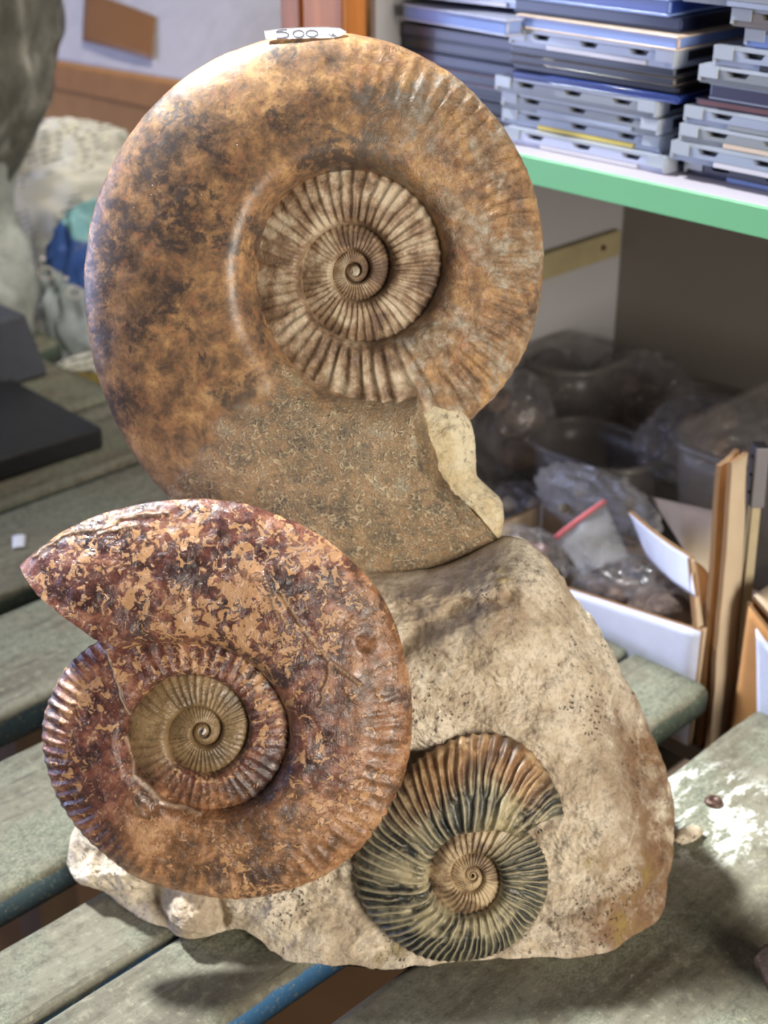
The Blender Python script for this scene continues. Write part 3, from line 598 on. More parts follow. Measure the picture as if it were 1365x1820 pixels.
# price sticker
M_STICK = simple('white_sticker_paper', srgb(226, 228, 238), .5, 50, .02); M_INK = simple('black_ink', srgb(38, 34, 60), .5, 50, .05)
def sticker():
    e1, e2, e3 = bf
    top = [(470, 56), (500, 52), (540, 50), (580, 49), (606, 51), (616, 58)]; bt = [(474, 71), (500, 72), (540, 71), (580, 70), (598, 69), (613, 62)]
    n = 40; m = 8; t = np.linspace(0, 1, 6); td = np.linspace(0, 1, n); T = np.stack([np.interp(td, t, np.array(top, float)[:, k]) for k in (0, 1)], -1); Bq = np.stack([np.interp(td, t, np.array(bt, float)[:, k]) for k in (0, 1)], -1)
    def pt(x, y, lift=0.):
        s = (y - 49) / 23; z = .0034 + .0034 * s - .0012 * ((x - 545) / 70) ** 2 + lift
        return on_plane(np.array(x), np.array(y), bo, e3) + e3 * z
    V = []
    for lift in (0., -.0005):
        for i in range(n):
            for j in range(m):
                a = j / (m - 1); p = T[i] * (1 - a) + Bq[i] * a; V.append(pt(p[0], p[1], lift) - FO)
    g = grid_faces(n, m); Fs = [tuple(f) for f in g] + [tuple(f[::-1] + n * m) for f in g]
    bd = [i * m for i in range(n)] + [(n - 1) * m + j for j in range(1, m)] + [i * m + m - 1 for i in range(n - 2, -1, -1)] + [j for j in range(m - 2, 0, -1)]
    Fs += [(bd[i], bd[(i + 1) % len(bd)], bd[(i + 1) % len(bd)] + n * m, bd[i] + n * m) for i in range(len(bd))]
    st = mesh_obj('price_sticker', V, Fs, M_STICK, fossil); st['label'] = 'white paper price sticker marked 500'
    def oval(cx, cy, rx, ry, a0=0, a1=360): return [(cx + rx * math.cos(R(a)), cy - ry * math.sin(R(a))) for a in np.linspace(a0, a1, 22)]
    strokes = [([(511, 54.4), (503, 54.6), (494.5, 56), (492, 59.6)], 1.2), ([(492, 59.6), (500, 58.6), (509, 59.6), (514.5, 63), (513, 67), (506, 69.6), (493, 70)], 1.5),
               (oval(531.5, 62.2, 9.6, 6.6), 1.5), (oval(555, 61.5, 10.3, 6), 1.5), ([(584, 60.6), (588, 65.6), (591, 65), (594, 61.4)], 1.2), ([(594, 61.4), (591.5, 64), (593.5, 66), (599, 65.5)], 1.1)]
    for pts, wd in strokes:
        pts = np.array(pts); d = np.gradient(pts, axis=0); nn = np.stack([-d[:, 1], d[:, 0]], -1); nn /= np.linalg.norm(nn, axis=1, keepdims=True) + 1e-9
        V = []
        for i in range(len(pts)):
            for lift in (.0001, .0003):
                for s in (-1, 1): q = pts[i] + nn[i] * wd * .5 * s; V.append(pt(q[0], q[1], lift) - FO)
        Fs = []
        for i in range(len(pts) - 1):
            a = 4 * i; b = a + 4; Fs += [(a + 2, a + 3, b + 3, b + 2), (a, b, b + 1, a + 1), (a, a + 2, b + 2, b), (a + 1, b + 1, b + 3, a + 3)]
        mesh_obj('ink_stroke', V, Fs, M_INK, st, smooth=False)
sticker()

# ------------------------------------------------------------------ shelving unit behind the table end
unit = empty('shelving_unit', uvz(.70, .70, -.75)); unit.rotation_euler = (0, 0, R(90) - YA)
tag(unit, 'open shelving unit with a green edged shelf full of disc cases', 'shelf')
def ubox(name, u0, u1, v0, v1, z0, z1, mat, bev=.001, parent=unit, org=(.70, .70, -.75)):
    o = mesh_obj(name, *box_vf((u0 - org[0], v0 - org[1], z0 - org[2]), (u1 - org[0], v1 - org[1], z1 - org[2])), mat, parent, smooth=False)
    if bev: bevel(o, bev, 2)
    return o
sh = ubox('shelf_board', .703, 1.029, -.05, .7445, .2930, .3095, M_SHELF); sh['label'] = 'pale shelf board'
es = mesh_obj('edge_strip', *box_vf((-.0008, -.75, 1.0425), (.003, .0445, 1.0595)), M_GREEN, sh, smooth=False); es['label'] = 'bright green edge strip'; bevel(es, .0006)
ubox('lower_shelf', .705, 1.32, -.05, 1.75, -.078, -.062, M_BACK)
ubox('side_panel', .725, 1.045, .7455, .7515, -.062, .74, M_PANEL); ubox('back_panel', 1.030, 1.044, -.05, .7452, -.062, .74, M_BACK)
ubox('added_top_board', .72, 1.045, -.05, .80, .7405, .757, M_SHELF)  # unseen top, added to keep the disc niche dark
po = ubox('upright_post', .700, .7235, .752, .795, -.062, .74, M_ORANGE, .003); po['label'] = 'orange varnished wooden upright'
po2 = ubox('upright_post', .706, .7235, .803, .826, -.062, .74, M_ORANGE, .003)
bt = ubox('batten', .85, 1.018, .737, .7452, .1447, .1675, M_BATTEN); bt['label'] = 'old cream batten on the side panel'
def disc_vf(r, h, n=14):
    V = [(r * math.cos(2 * math.pi * k / n), r * math.sin(2 * math.pi * k / n), z) for z in (0, h) for k in range(n)]
    return V, [tuple(range(n - 1, -1, -1)), tuple(range(n, 2 * n))] + [(k, (k + 1) % n, n + (k + 1) % n, n + k) for k in range(n)]
s2 = mesh_obj('screw', *disc_vf(.0026, .002), M_RUST, bt, smooth=False); s2.location = (.992 - .70, .737 - .70, .157 + .75); s2.rotation_euler = (R(90), 0, 0)

# ------------------------------------------------------------------ disc cases
def plastic(name, c, rough=.25, var=.18):
    t = NT(name); n = t.noise(30, 3); rnd = t.objrand()
    col = t.mix(t.math('ADD', t.math('MULTIPLY', n, .6), t.math('MULTIPLY', rnd, .4)), tuple(x * (1 - var) for x in c[:3]) + (1,), tuple(min(1, x * (1 + var)) for x in c[:3]) + (1,))
    return t.fin(col, rough, spec=.6, coat=.4, coat_rough=.1)
P_GREY = plastic('grey_case_plastic', srgb(134, 138, 142)); P_GREY2 = plastic('blue_grey_case_plastic', srgb(152, 160, 178)); P_LAV = plastic('lavender_case_plastic', srgb(172, 176, 200))
P_CLEAR = plastic('clear_lid_plastic', srgb(172, 178, 188), .15); P_CORE = plastic('dark_disc_core', srgb(48, 48, 54), .4); P_BLACK = plastic('black_case_print', srgb(34, 34, 40), .3)
P_NAVY = plastic('navy_case_print', srgb(30, 38, 66), .3); P_BLUE = plastic('blue_case_print', srgb(44, 66, 138), .3); P_CREAM = plastic('cream_card_print', srgb(206, 184, 164), .6)
P_SKY = plastic('sky_blue_case_print', srgb(120, 142, 196), .3); P_RED = plastic('dull_red_print', srgb(126, 84, 80), .4); P_YEL = plastic('yellow_slip', srgb(206, 184, 84), .6); P_PURP = plastic('dark_purple_print', srgb(62, 58, 82), .35)
P_WARM = plastic('brown_grey_case_plastic', srgb(126, 118, 110)); P_WHITE = plastic('white_inlay', srgb(196, 192, 198), .5)
def disc_case(kind, u, v, z, h, shell, print_m, label, cat='disc case', rz=0., tilt=0., wd=.125, dp=.140):
    e = empty('disc_case', uvz(u, v, z)); e.rotation_euler = (tilt, 0, R(90) - YA + rz); tag(e, label, cat, 'disc cases on the green edged shelf')
    y0, y1 = -wd / 2, wd / 2
    if kind == 'tray':
        vb, fb = box_vf((.0012, y0, 0), (dp, y1, h * .30)); poly = []
        zt = h * .78; zn = h * .50; poly = [(y0, h * .30)]
        poly += [(y1, h * .30), (y1, zt)]
        for c in (.30, .0, -.30):
            cy = c * wd; poly += [(cy + .0075, zt), (cy + .0052, zn), (cy - .0052, zn), (cy - .0075, zt)]
        poly += [(y0, zt)]
        vs, fs = prism_vf([(0., a, b) for a, b in poly], (.006, 0, 0))
        o = mesh_obj('tray', *join_vf((vb, fb), (vs, [f[::-1] for f in fs])), shell, e, smooth=False)
        core = mesh_obj('disc_core', *box_vf((.0065, y0 + .002, h * .31), (dp - .002, y1 - .002, h * .77)), P_CORE, e, smooth=False)
        lid = join_vf(box_vf((.0006, y0 + .001, h * .80), (dp, y1 - .001, h)), box_vf((-.0008, y0 - .0002, h * .12), (.014, y0 + .0009, h * .99)), box_vf((-.0008, y1 - .0009, h * .12), (.014, y1 + .0002, h * .99)),
                      box_vf((-.0010, y1 - .0125, h * .34), (-.0002, y1 - .0002, h * .97)), box_vf((-.0010, y0 + .0002, h * .34), (-.0002, y0 + .0125, h * .97)))
        mesh_obj('lid', *lid, P_CLEAR, e, smooth=False)
        if print_m: mesh_obj('paper_inlay', *box_vf((-.0003, y0 + .020, h * .03), (.0010, y1 - .03, h * .27)), print_m, e, smooth=False)
    else:
        o = mesh_obj('shell', *join_vf(box_vf((.0008, y0, 0), (dp, y1, h * .16)), box_vf((.0008, y0, h * .84), (dp, y1, h)), box_vf((.002, y0, h * .18), (.004, y0 + .002, h * .82)), box_vf((.002, y1 - .002, h * .18), (.004, y1, h * .82))), shell, e, smooth=False)
        bevel(o, .0004, 1)
        mesh_obj('printed_spine', *box_vf((.0016, y0 + .0015, h * .17), (dp - .001, y1 - .0015, h * .83)), print_m, e, smooth=False)
    return e
J = .0104; ordw = ['bottom', 'second', 'third', 'fourth', 'fifth', 'sixth', 'seventh', 'eighth', 'ninth', 'tenth', 'eleventh', 'twelfth', 'thirteenth']
def stack(where, u, v, z, rows):
    for i, (kind, h, shell, pm, du, dv, rz, desc) in enumerate(rows):
        pos = 'lowest' if i == 0 else ordw[i] + ' from the bottom'
        disc_case(kind, u + du, v + dv, z, h - .0003, shell, pm, '%s, %s of the %s' % (desc, pos, where), rz=R(rz)); z += h
    return z
ZS = .3097
stack('middle stack', .722, .561, ZS, [
    ('tray', J, P_LAV, P_WHITE, -.002, -.004, 1, 'lavender clear disc case'), ('tray', J, P_GREY2, P_YEL, .004, .004, 0, 'blue grey disc case with yellow slip'),
    ('tray', J, P_GREY, P_GREY2, .002, .004, -1, 'grey disc case'), ('tray', J, P_GREY, None, -.001, .006, .5, 'grey notched disc case'),
    ('slim', .0045, P_BLUE, P_BLUE, -.002, -.008, 2, 'slim bright blue case'), ('slim', .0045, P_BLACK, P_BLACK, .003, -.004, 2, 'slim black case'),
    ('slim', .0052, P_WARM, P_CORE, .0, -.003, 1, 'slim grey brown case'), ('slim', .0052, P_GREY, P_BLACK, .001, -.002, 1, 'slim dark grey case'),
    ('tray', J + .0006, P_GREY2, P_WHITE, -.001, -.004, 0, 'blue grey notched disc case'), ('slim', .0085, P_CREAM, P_SKY, -.004, -.008, -1.5, 'cream card case with blue stripe'),
    ('slim', .0085, P_NAVY, P_NAVY, .004, -.002, 1, 'dark navy disc case'), ('slim', J, P_SKY, P_BLUE, .0, .004, 0, 'sky blue disc case'), ('slim', J, P_LAV, P_NAVY, .0, .002, 0, 'pale and navy disc case')])
stack('right hand stack', .722, .4255, ZS, [
    ('tray', J, P_NAVY, P_SKY, .010, .0, -1, 'navy disc case'), ('tray', J + .001, P_GREY2, P_WHITE, -.002, .002, 0, 'blue grey disc case with white inlay'), ('tray', J, P_GREY, P_CREAM, .0, -.002, .5, 'grey disc case with cream inlay'),
    ('tray', J, P_GREY2, P_GREY, .001, -.003, 0, 'plain blue grey disc case'), ('slim', .0045, P_PURP, P_RED, .003, -.008, 1, 'slim purple and red case'), ('slim', .0095, P_GREY2, P_PURP, .003, -.016, 0, 'dark purple disc case'),
    ('tray', J, P_GREY, None, -.001, -.012, .5, 'dull grey disc case'), ('tray', J + .001, P_GREY2, P_BLACK, .0, -.020, .5, 'grey disc case with black inlay'),
    ('tray', J, P_SKY, P_LAV, .005, -.036, 1, 'light blue disc case'), ('tray', J, P_WARM, P_LAV, .002, -.028, 1, 'brown grey disc case'), ('tray', J + .001, P_GREY, P_GREY2, -.002, .004, 0, 'light grey notched disc case'), ('tray', J, P_GREY2, P_PURP, .0, .002, 0, 'blue grey disc case with purple inlay')])
zl = stack('dark left hand stack', .745, .6795, ZS, [
    ('slim', .0085, P_GREY, P_CORE, -.004, -.002, 0, 'grey and black disc case'), ('slim', .0085, P_BLACK, P_BLACK, .0, .0, 1, 'black disc case'), ('slim', .0085, P_GREY, P_BLACK, .002, -.001, 0, 'black disc case with grey edges'),
    ('slim', .0085, P_RED, P_BLACK, .0, .001, 0, 'dull red and black disc case'), ('slim', .0085, P_NAVY, P_NAVY, .0, -.002, 0, 'navy disc case'), ('slim', .0085, P_NAVY, P_BLACK, .002, .0, 1, 'navy and black disc case'),
    ('slim', .0085, P_BLACK, P_PURP, .0, .0, 0, 'black disc case with purple spine')])
disc_case('slim', .722, .673, zl + .006, J, P_LAV, P_SKY, 'tilted pale blue disc case lying across the dark left hand stack', rz=R(-14), tilt=R(-2))
disc_case('tray', .737, .675, zl + .020, J, P_GREY2, P_WHITE, 'blue grey disc case on top of the tilted pale blue case', rz=R(-7), tilt=R(-2))

# ------------------------------------------------------------------ sheets, bags, boxes
def cardboard(name, c, edge=None):
    t = NT(name); n = t.noise(45, 5, .6); wv = t.wave(60, 1.5)
    return t.fin(t.mix(n, tuple(x * .8 for x in c[:3]) + (1,), tuple(min(1, x * 1.15) for x in c[:3]) + (1,)), .8, t.bump(wv, .15, .0005), spec=.2)
M_CARD = cardboard('brown_cardboard', srgb(176, 128, 80)); M_CARDW = cardboard('white_faced_cardboard', srgb(196, 200, 220)); M_CARDB = cardboard('beige_cardboard', srgb(192, 172, 146))
M_EDGE = cardboard('corrugated_edge', srgb(128, 98, 70)); M_TAPE = simple('brown_packing_tape', srgb(132, 92, 58), .3, 20, .06)
def film(name, c, alpha, rough=.18, bump=.4):
    t = NT(name); n = t.noise(90, 4, .6, 1.0)
    m = t.fin(c, rough, t.bump(n, bump, .002), spec=.8, alpha=t.ramp(t.noise(40, 3, .6), [(.3, (alpha * .7,) * 3), (.7, (min(1, alpha * 1.25),) * 3)])); return m
M_FILM = film('clear_bag_film', srgb(150, 146, 148), .20); M_FILM2 = film('milky_bag_film', srgb(184, 182, 178), .45, .3); M_TUB = film('cloudy_tub_plastic', srgb(120, 114, 110), .22, .3, .1)
M_ZIP = simple('red_zip_strip', srgb(206, 110, 112), .4); M_LUMP = mat_stone('dull_brown_stones', srgb(62, 52, 50), srgb(96, 82, 76), srgb(132, 112, 100), .1, .3)
M_BEIGE = mat_stone('beige_stones', srgb(128, 116, 100), srgb(160, 148, 128), srgb(186, 176, 158), .1, .3); M_REDST = mat_stone('red_brown_stones', srgb(86, 58, 54), srgb(124, 82, 72), srgb(150, 112, 98), .1, .3)
def sheet(name, cs, thick, mat, parent=None, nx=18, ny=14, bend=0., wr=0., wscale=30., edge=None, org=None, seed=0., bendy=0.):
    P = [at_u(*c) if not isinstance(c, np.ndarray) else c for c in cs]; a = np.linspace(0, 1, nx)[:, None, None]; b = np.linspace(0, 1, ny)[None, :, None]
    G = (P[0] * (1 - a) + P[1] * a) * (1 - b) + (P[3] * (1 - a) + P[2] * a) * b
    n = np.cross(P[1] - P[0], P[3] - P[0]); n /= np.linalg.norm(n)
    if n @ fw > 0: n = -n
    G = G + n * (bend * np.sin(math.pi * a) + bendy * np.sin(math.pi * b))
    if wr: G = G + n * (wr * fbm(G * wscale + seed, 3))[..., None]
    o0 = np.zeros(3) if org is None else np.array(org); Bk = G - n * thick
    V = [tuple(v) for v in (G - o0).reshape(-1, 3)] + [tuple(v) for v in (Bk - o0).reshape(-1, 3)]; k = nx * ny; g = grid_faces(nx, ny)
    Fs = [tuple(f) for f in g] + [tuple(f[::-1] + k) for f in g]
    bd = [i * ny for i in range(nx)] + [(nx - 1) * ny + j for j in range(1, ny)] + [i * ny + ny - 1 for i in range(nx - 2, -1, -1)] + [j for j in range(ny - 2, 0, -1)]
    nf = len(Fs); Fs += [(bd[i], bd[(i + 1) % len(bd)], bd[(i + 1) % len(bd)] + k, bd[i] + k) for i in range(len(bd))]
    o = mesh_obj(name, V, Fs, None, parent, smooth=True, mats=[mat, edge or mat], fmat=[0] * nf + [1] * len(bd))
    if thick > .0015: o.data.polygons.foreach_set('use_smooth', [True] * nf + [False] * len(bd)); 
    import bmesh
    bm = bmesh.new(); bm.from_mesh(o.data); bmesh.ops.recalc_face_normals(bm, faces=bm.faces); bm.to_mesh(o.data); bm.free()
    return o
def lump(name, c, rad, mat, parent=None, amp=.25, scale=1.6, seed=0., nu=28, nv=18, rz=0., ridged=False, zmin=None):
    th = np.linspace(0, 2 * math.pi, nu, endpoint=False)[:, None]; ph = np.linspace(.04, math.pi - .04, nv)[None, :]
    D = np.stack([np.sin(ph) * np.cos(th), np.sin(ph) * np.sin(th), np.cos(ph) + 0 * th], -1)
    f = fbm(D * scale + seed, 4, .55); f = (.4 - np.abs(f)) if ridged else f
    P = D * np.array(rad) * (1 + amp * f)[..., None]; cr, sr = math.cos(rz), math.sin(rz)
    P = np.stack([P[..., 0] * cr - P[..., 1] * sr, P[..., 0] * sr + P[..., 1] * cr, P[..., 2]], -1)
    if zmin is not None: P[..., 2] = np.maximum(P[..., 2], zmin - c[2])
    V = [tuple(v) for v in P.reshape(-1, 3)]; Fs = [tuple(x) for x in grid_faces(nu, nv, True, False)[:, ::-1]] + [tuple(i * nv for i in range(nu)), tuple(i * nv + nv - 1 for i in range(nu - 1, -1, -1))]
    o = mesh_obj(name, V, Fs, mat, parent); o.location = c; return o
ZF = -.0615
# clear tubs under the shelf
def tub(u0, u1, v0, v1, z1, label, h=.13, r=.03, taper=.84):
    e = empty('plastic_tub', uvz((u0 + u1) / 2, (v0 + v1) / 2, z1 - h)); e.rotation_euler = (0, 0, R(90) - YA); tag(e, label, 'tub', 'clear tubs under the shelf')
    hu, hv = (u1 - u0) / 2, (v1 - v0) / 2
    def loop(s, z, grow=0.):
        pts = []; a, b, rr = hu * s + grow, hv * s + grow, r * s + grow
        for cx, cy, a0 in ((a - rr, b - rr, 0), (-a + rr, b - rr, 90), (-a + rr, -b + rr, 180), (a - rr, -b + rr, 270)):
            for k in range(7): t = R(a0 + 15 * k); pts.append((cx + rr * math.cos(t), cy + rr * math.sin(t), z))
        return pts
    V = []; rings = [(taper * .97, .0015, 0), (taper, .003, 0)] + [(taper + (1 - taper) * k / 6, h * k / 6, 0) for k in range(1, 7)] + [(taper + (1 - taper) * k / 6, h * k / 6, -.0014) for k in range(6, 0, -1)] + [(taper, .004, -.0014)]
    for s, z, g in rings: V += loop(s, z, g)
    n = 28; Fs = [tuple(f[::-1]) for f in grid_faces(len(rings), n, False, True)] + [tuple(range(n)), tuple(range(len(rings) * n - 1, (len(rings) - 1) * n - 1, -1))]
    mesh_obj('tub_body', V, Fs, M_TUB, e); mesh_obj('rim', *tube_vf(loop(1, h - .002, .0025), .0033, 8, True), M_TUB, e)
    return e
lump('first_chamber', tuple(bd_c), (.0026, .0026, .0026), M_ROCK, big, .1, 1.2, 2., 20, 14)
def floor_tub(*a, **k):
    z1 = a[4]; return tub(*a, h=z1 - ZF, **k)
floor_tub(.872, .958, .664, .738, .090, 'tall clear tub in the corner behind the brown ammonite')
floor_tub(.796, .868, .560, .660, .062, 'clear tub full of zip bags nearest the broken ammonite edge')
floor_tub(.905, 1.022, .536, .650, .052, 'clear tub deepest in the dark under the shelf')
floor_tub(.800, .990, .405, .532, .102, 'clear tub at the right beside the tall cardboard')
# bags of stones in and before the tubs
def bag(cpx, cpy, u, rad, film_m, stone_m, label, seed, n=7, rz=.4, cover=True):
    c = at_u(cpx, cpy, u); e = empty('bag_of_stones', c); tag(e, label, 'bag', 'zip bags of stones under the shelf')
    lump('bag_film', (0, 0, 0), rad, film_m, e, .50, 2.6, seed, 72, 46, rz, True)
    rs = np.random.default_rng(int(seed * 10) + 3)
    for k in range(n):
        p = (rs.random(3) - .5) * np.array(rad) * 1.05; s = min(rad) * (.34 + .2 * rs.random())
        lump('stone', tuple(p), (s, s * .8, s * .7), stone_m, e, .35, 1.5, seed + k, 12, 8, k)
    return e
bag(905, 760, .83, (.034, .034, .045), M_FILM, M_LUMP, 'clear shiny bag bulging from the tub beside the broken shell edge', 1.1)
bag(985, 705, .915, (.030, .028, .036), M_FILM, M_LUMP, 'dark bag inside the tall corner tub', 2.2)
bag(1130, 715, .965, (.045, .045, .040), M_FILM, M_LUMP, 'large slumped dark bag against the back panel', 3.3, 9)
bag(1255, 790, .89, (.050, .045, .032), M_FILM, M_LUMP, 'dusty bag inside the right hand tub', 4.4)
bag(1060, 895, .785, (.050, .014, .024), M_FILM2, M_BEIGE, 'long milky bag of beige stones behind the red zip bag', 5.5, 9, -.78)
bag(945, 915, .79, (.036, .018, .022), M_FILM, M_BEIGE, 'bag of pale stones beside the limestone shoulder', 6.6, 7, -.78)
bag(940, 985, .735, (.032, .018, .018), M_FILM, M_REDST, 'bag of reddish stones at the left end of the white box', 7.7, 7, -.78)
# red striped zip bag
zb = empty('zip_bag', at_u(1110, 1040, .75)); tag(zb, 'clear zip bag with red stripe and dark stones in the white box', 'bag'); zo = np.array(zb.location)
sheet('bag_flap', [(985, 955, .742), (1075, 890, .752), (1116, 990, .748), (1035, 1022, .738)], .0006, M_FILM2, zb, 20, 16, .004, .004, 35, org=zo)
sheet('zip_strip', [(983, 953, .7405), (1073, 887, .7505), (1078, 893, .7505), (989, 960, .7405)], .0010, M_ZIP, zb, 12, 4, .004, org=zo)
for k, (x, y, u, s) in enumerate([(1080, 1050, .745, .014), (1115, 1060, .742, .016), (1150, 1075, .738, .015), (1190, 1085, .735, .014), (1130, 1035, .765, .016), (1170, 1050, .765, .016), (1050, 1045, .765, .013), (1205, 1070, .76, .012)]):
    o = lump('stone', tuple(at_u(x, y, u) - zo), (s * 1.2, s, s * .8), M_LUMP, zb, .35, 1.4, k * 3.1, 14, 10, k)
o = lump('bag_body', tuple(at_u(1135, 1055, .752) - zo), (.050, .022, .024), M_FILM, zb, .5, 2.8, 31.7, 72, 46, -.75, True)
# white open box
wbx = empty('white_cardboard_box', uvz(.77, .50, ZF)); tag(wbx, 'open white faced cardboard box holding zip bags, beyond the table end', 'box'); wo = np.array(wbx.location)
def bpanel(name, pts, mat, thick=.003, parent=wbx, org=wo, edge=M_EDGE, **k): return sheet(name, [np.array(p) for p in pts], thick, mat, parent, org=org, edge=edge, **k)
bpanel('box_wall', [uvz(.702, .625, .003), uvz(.702, .4215, .029), uvz(.702, .4215, ZF), uvz(.702, .625, ZF)], M_CARDW, bend=-.0012, wr=.0008)
bpanel('box_wall', [uvz(.705, .4225, .029), uvz(.785, .4225, .024), uvz(.785, .4225, ZF), uvz(.705, .4215, ZF)], M_CARDB)
bpanel('box_wall', [uvz(.785, .625, .02), uvz(.785, .4215, .022), uvz(.785, .4215, ZF), uvz(.785, .625, ZF)], M_CARDB)
bpanel('box_wall', [uvz(.705, .623, .02), uvz(.782, .623, .02), uvz(.782, .623, ZF), uvz(.705, .623, ZF)], M_CARDB)
bpanel('box_base', [uvz(.706, .62, ZF + .004), uvz(.782, .62, ZF + .004), uvz(.782, .425, ZF + .004), uvz(.706, .425, ZF + .004)], M_CARDB)
fp = sheet('box_flap', [(1116, 911, .742), (1226, 990, .716), (1236, 1062, .706), (1150, 988, .742)], .003, M_CARDW, wbx, 18, 12, .002, .001, 30, M_EDGE, wo); fp['label'] = 'white flap folded up with torn brown edge'
fp2 = sheet('box_flap', [(1155, 882, .795), (1292, 912, .760), (1268, 1075, .735), (1230, 1000, .755)], .003, M_CARDB, wbx, 18, 12, .003, .001, 30, M_EDGE, wo)
fp3 = sheet('box_flap', [(1228, 992, .714), (1262, 1030, .735), (1262, 1150, .722), (1240, 1120, .704)], .003, M_CARDB, wbx, 12, 14, .003, .001, 30, M_EDGE, wo)
# tall folded cardboard and the box at the right edge
tc = empty('folded_cardboard', uvz(.72, .413, ZF)); tag(tc, 'tall double sheet of brown cardboard standing on edge beside the white box', 'cardboard'); to = np.array(tc.location)
sheet('cardboard_leaf', [uvz(.716, .4300, .140), uvz(.734, .4295, .146), uvz(.734, .4145, ZF), uvz(.706, .4150, ZF)], .0035, M_CARD, tc, 14, 22, .001, .002, 25, M_EDGE, to)
sheet('cardboard_leaf', [uvz(.714, .4200, .146), uvz(.730, .4195, .148), uvz(.730, .4060, ZF), uvz(.705, .4065, ZF)], .0035, M_CARDB, tc, 14, 22, .001, .0025, 22, M_EDGE, to)
rb = empty('brown_white_box', uvz(.76, .36, ZF)); tag(rb, 'brown and white cardboard box with curling lid at the right edge', 'box'); rbo = np.array(rb.location)
sheet('box_wall', [uvz(.712, .396, .055), uvz(.7095, .30, .000), uvz(.712, .30, ZF), uvz(.712, .396, ZF)], .003, M_CARD, rb, 20, 14, .004, .001, 20, M_EDGE, rbo)
ws = sheet('white_label', [uvz(.7068, .386, .045), uvz(.7042, .31, .002), uvz(.7072, .31, -.045), uvz(.7082, .372, -.05)], .0006, M_CARDW, rb, 20, 14, .004, .001, 20, None, rbo); ws['label'] = 'white printed face'
sheet('box_flap', [uvz(.716, .395, .062), uvz(.775, .392, .066), uvz(.765, .29, .010), uvz(.7135, .30, .004)], .003, M_CARDB, rb, 16, 16, .003, .001, 20, M_EDGE, rbo)
sheet('box_wall', [uvz(.716, .3965, .055), uvz(.79, .3965, .06), uvz(.79, .3965, ZF), uvz(.716, .3965, ZF)], .003, M_CARD, rb, 12, 10, 0, 0, 20, M_EDGE, rbo)
stick = empty('wooden_stick', uvz(.745, .402, ZF)); tag(stick, 'pale wooden stick with a grey metal sleeve leaning beside the tall cardboard', 'stick')
stick.location = at_u(1322, 1095, .735); sd = at_u(1352, 790, .745) - np.array(stick.location); SL = float(np.linalg.norm(sd))
stick.rotation_euler = Vector(sd).to_track_quat('Z', 'X').to_euler()
M_STICK2 = simple('pale_stick_wood', srgb(176, 160, 128), .6, 60, .12); M_SLEEVE = simple('grey_metal_sleeve', srgb(120, 116, 120), .4, 40, .1, 0, .5, .6)
o = mesh_obj('wooden_shaft', *box_vf((-.0045, -.003, -.03), (.0045, .003, SL * .72)), M_STICK2, stick); bevel(o, .0008)
o = mesh_obj('metal_sleeve', *box_vf((-.0075, -.0045, SL * .66), (.0075, .0045, SL)), M_SLEEVE, stick); bevel(o, .001)
for k in range(3):
    h = mesh_obj('sleeve_hole', *disc_vf(.0011, .0012, 10), M_RUST, o, smooth=False); h.location = (.0025, -.0045, SL * (.74 + .1 * k)); h.rotation_euler = (R(90), 0, 0)  # dark discs standing in for the holes of the sleeve

# ------------------------------------------------------------------ left background
M_BLK = simple('black_stone_slab', srgb(40, 41, 43), .38, 120, .12, .1); M_SLATE = simple('dark_slate_block', srgb(70, 72, 80), .6, 40, .15, .2)
sl = mesh_obj('black_slab', *box_vf((0, 0, 0), (-.30, .155, .0205)), M_BLK, smooth=True); place_uv(sl, .627, .986, .0006, R(-2)); bevel(sl, .004, 3); tag(sl, 'flat black stone slab lying on the boards', 'slab')
def block():
    V, Fs = box_vf((0, 0, 0), (-.16, .07, .066)); V = [np.array(v, float) for v in V]
    for v in V:
        if v[2] > .03: v[0] += -.016 if v[0] > -.05 else .012; v[1] += .004 if v[1] < .03 else -.010
    o = mesh_obj('slate_block', V, Fs, M_SLATE); place_uv(o, .688, 1.168, .0008); bevel(o, .004, 3); tag(o, 'tapered dark slate block at the foot of the tall stone', 'block')
block()
def mat_tall(nm, a, b, c, streak):
    t = NT(nm); v = t.coord('Object', (1, 1, streak)); n = t.noise(38, 7, .65, .6, v); n2 = t.noise(200, 4, .6)
    return t.fin(t.mix(t.math('MULTIPLY', n2, .3), t.ramp(n, [(.32, a), (.5, b), (.68, c)]), c), .42, t.bump(n, .4, .003), spec=.5)
M_BULB = mat_tall('dark_green_grey_stone', srgb(44, 44, 38), srgb(84, 82, 72), srgb(150, 148, 138), .35); M_STEM = mat_tall('pale_grey_stone', srgb(120, 124, 120), srgb(156, 160, 154), srgb(184, 188, 180), 1.)
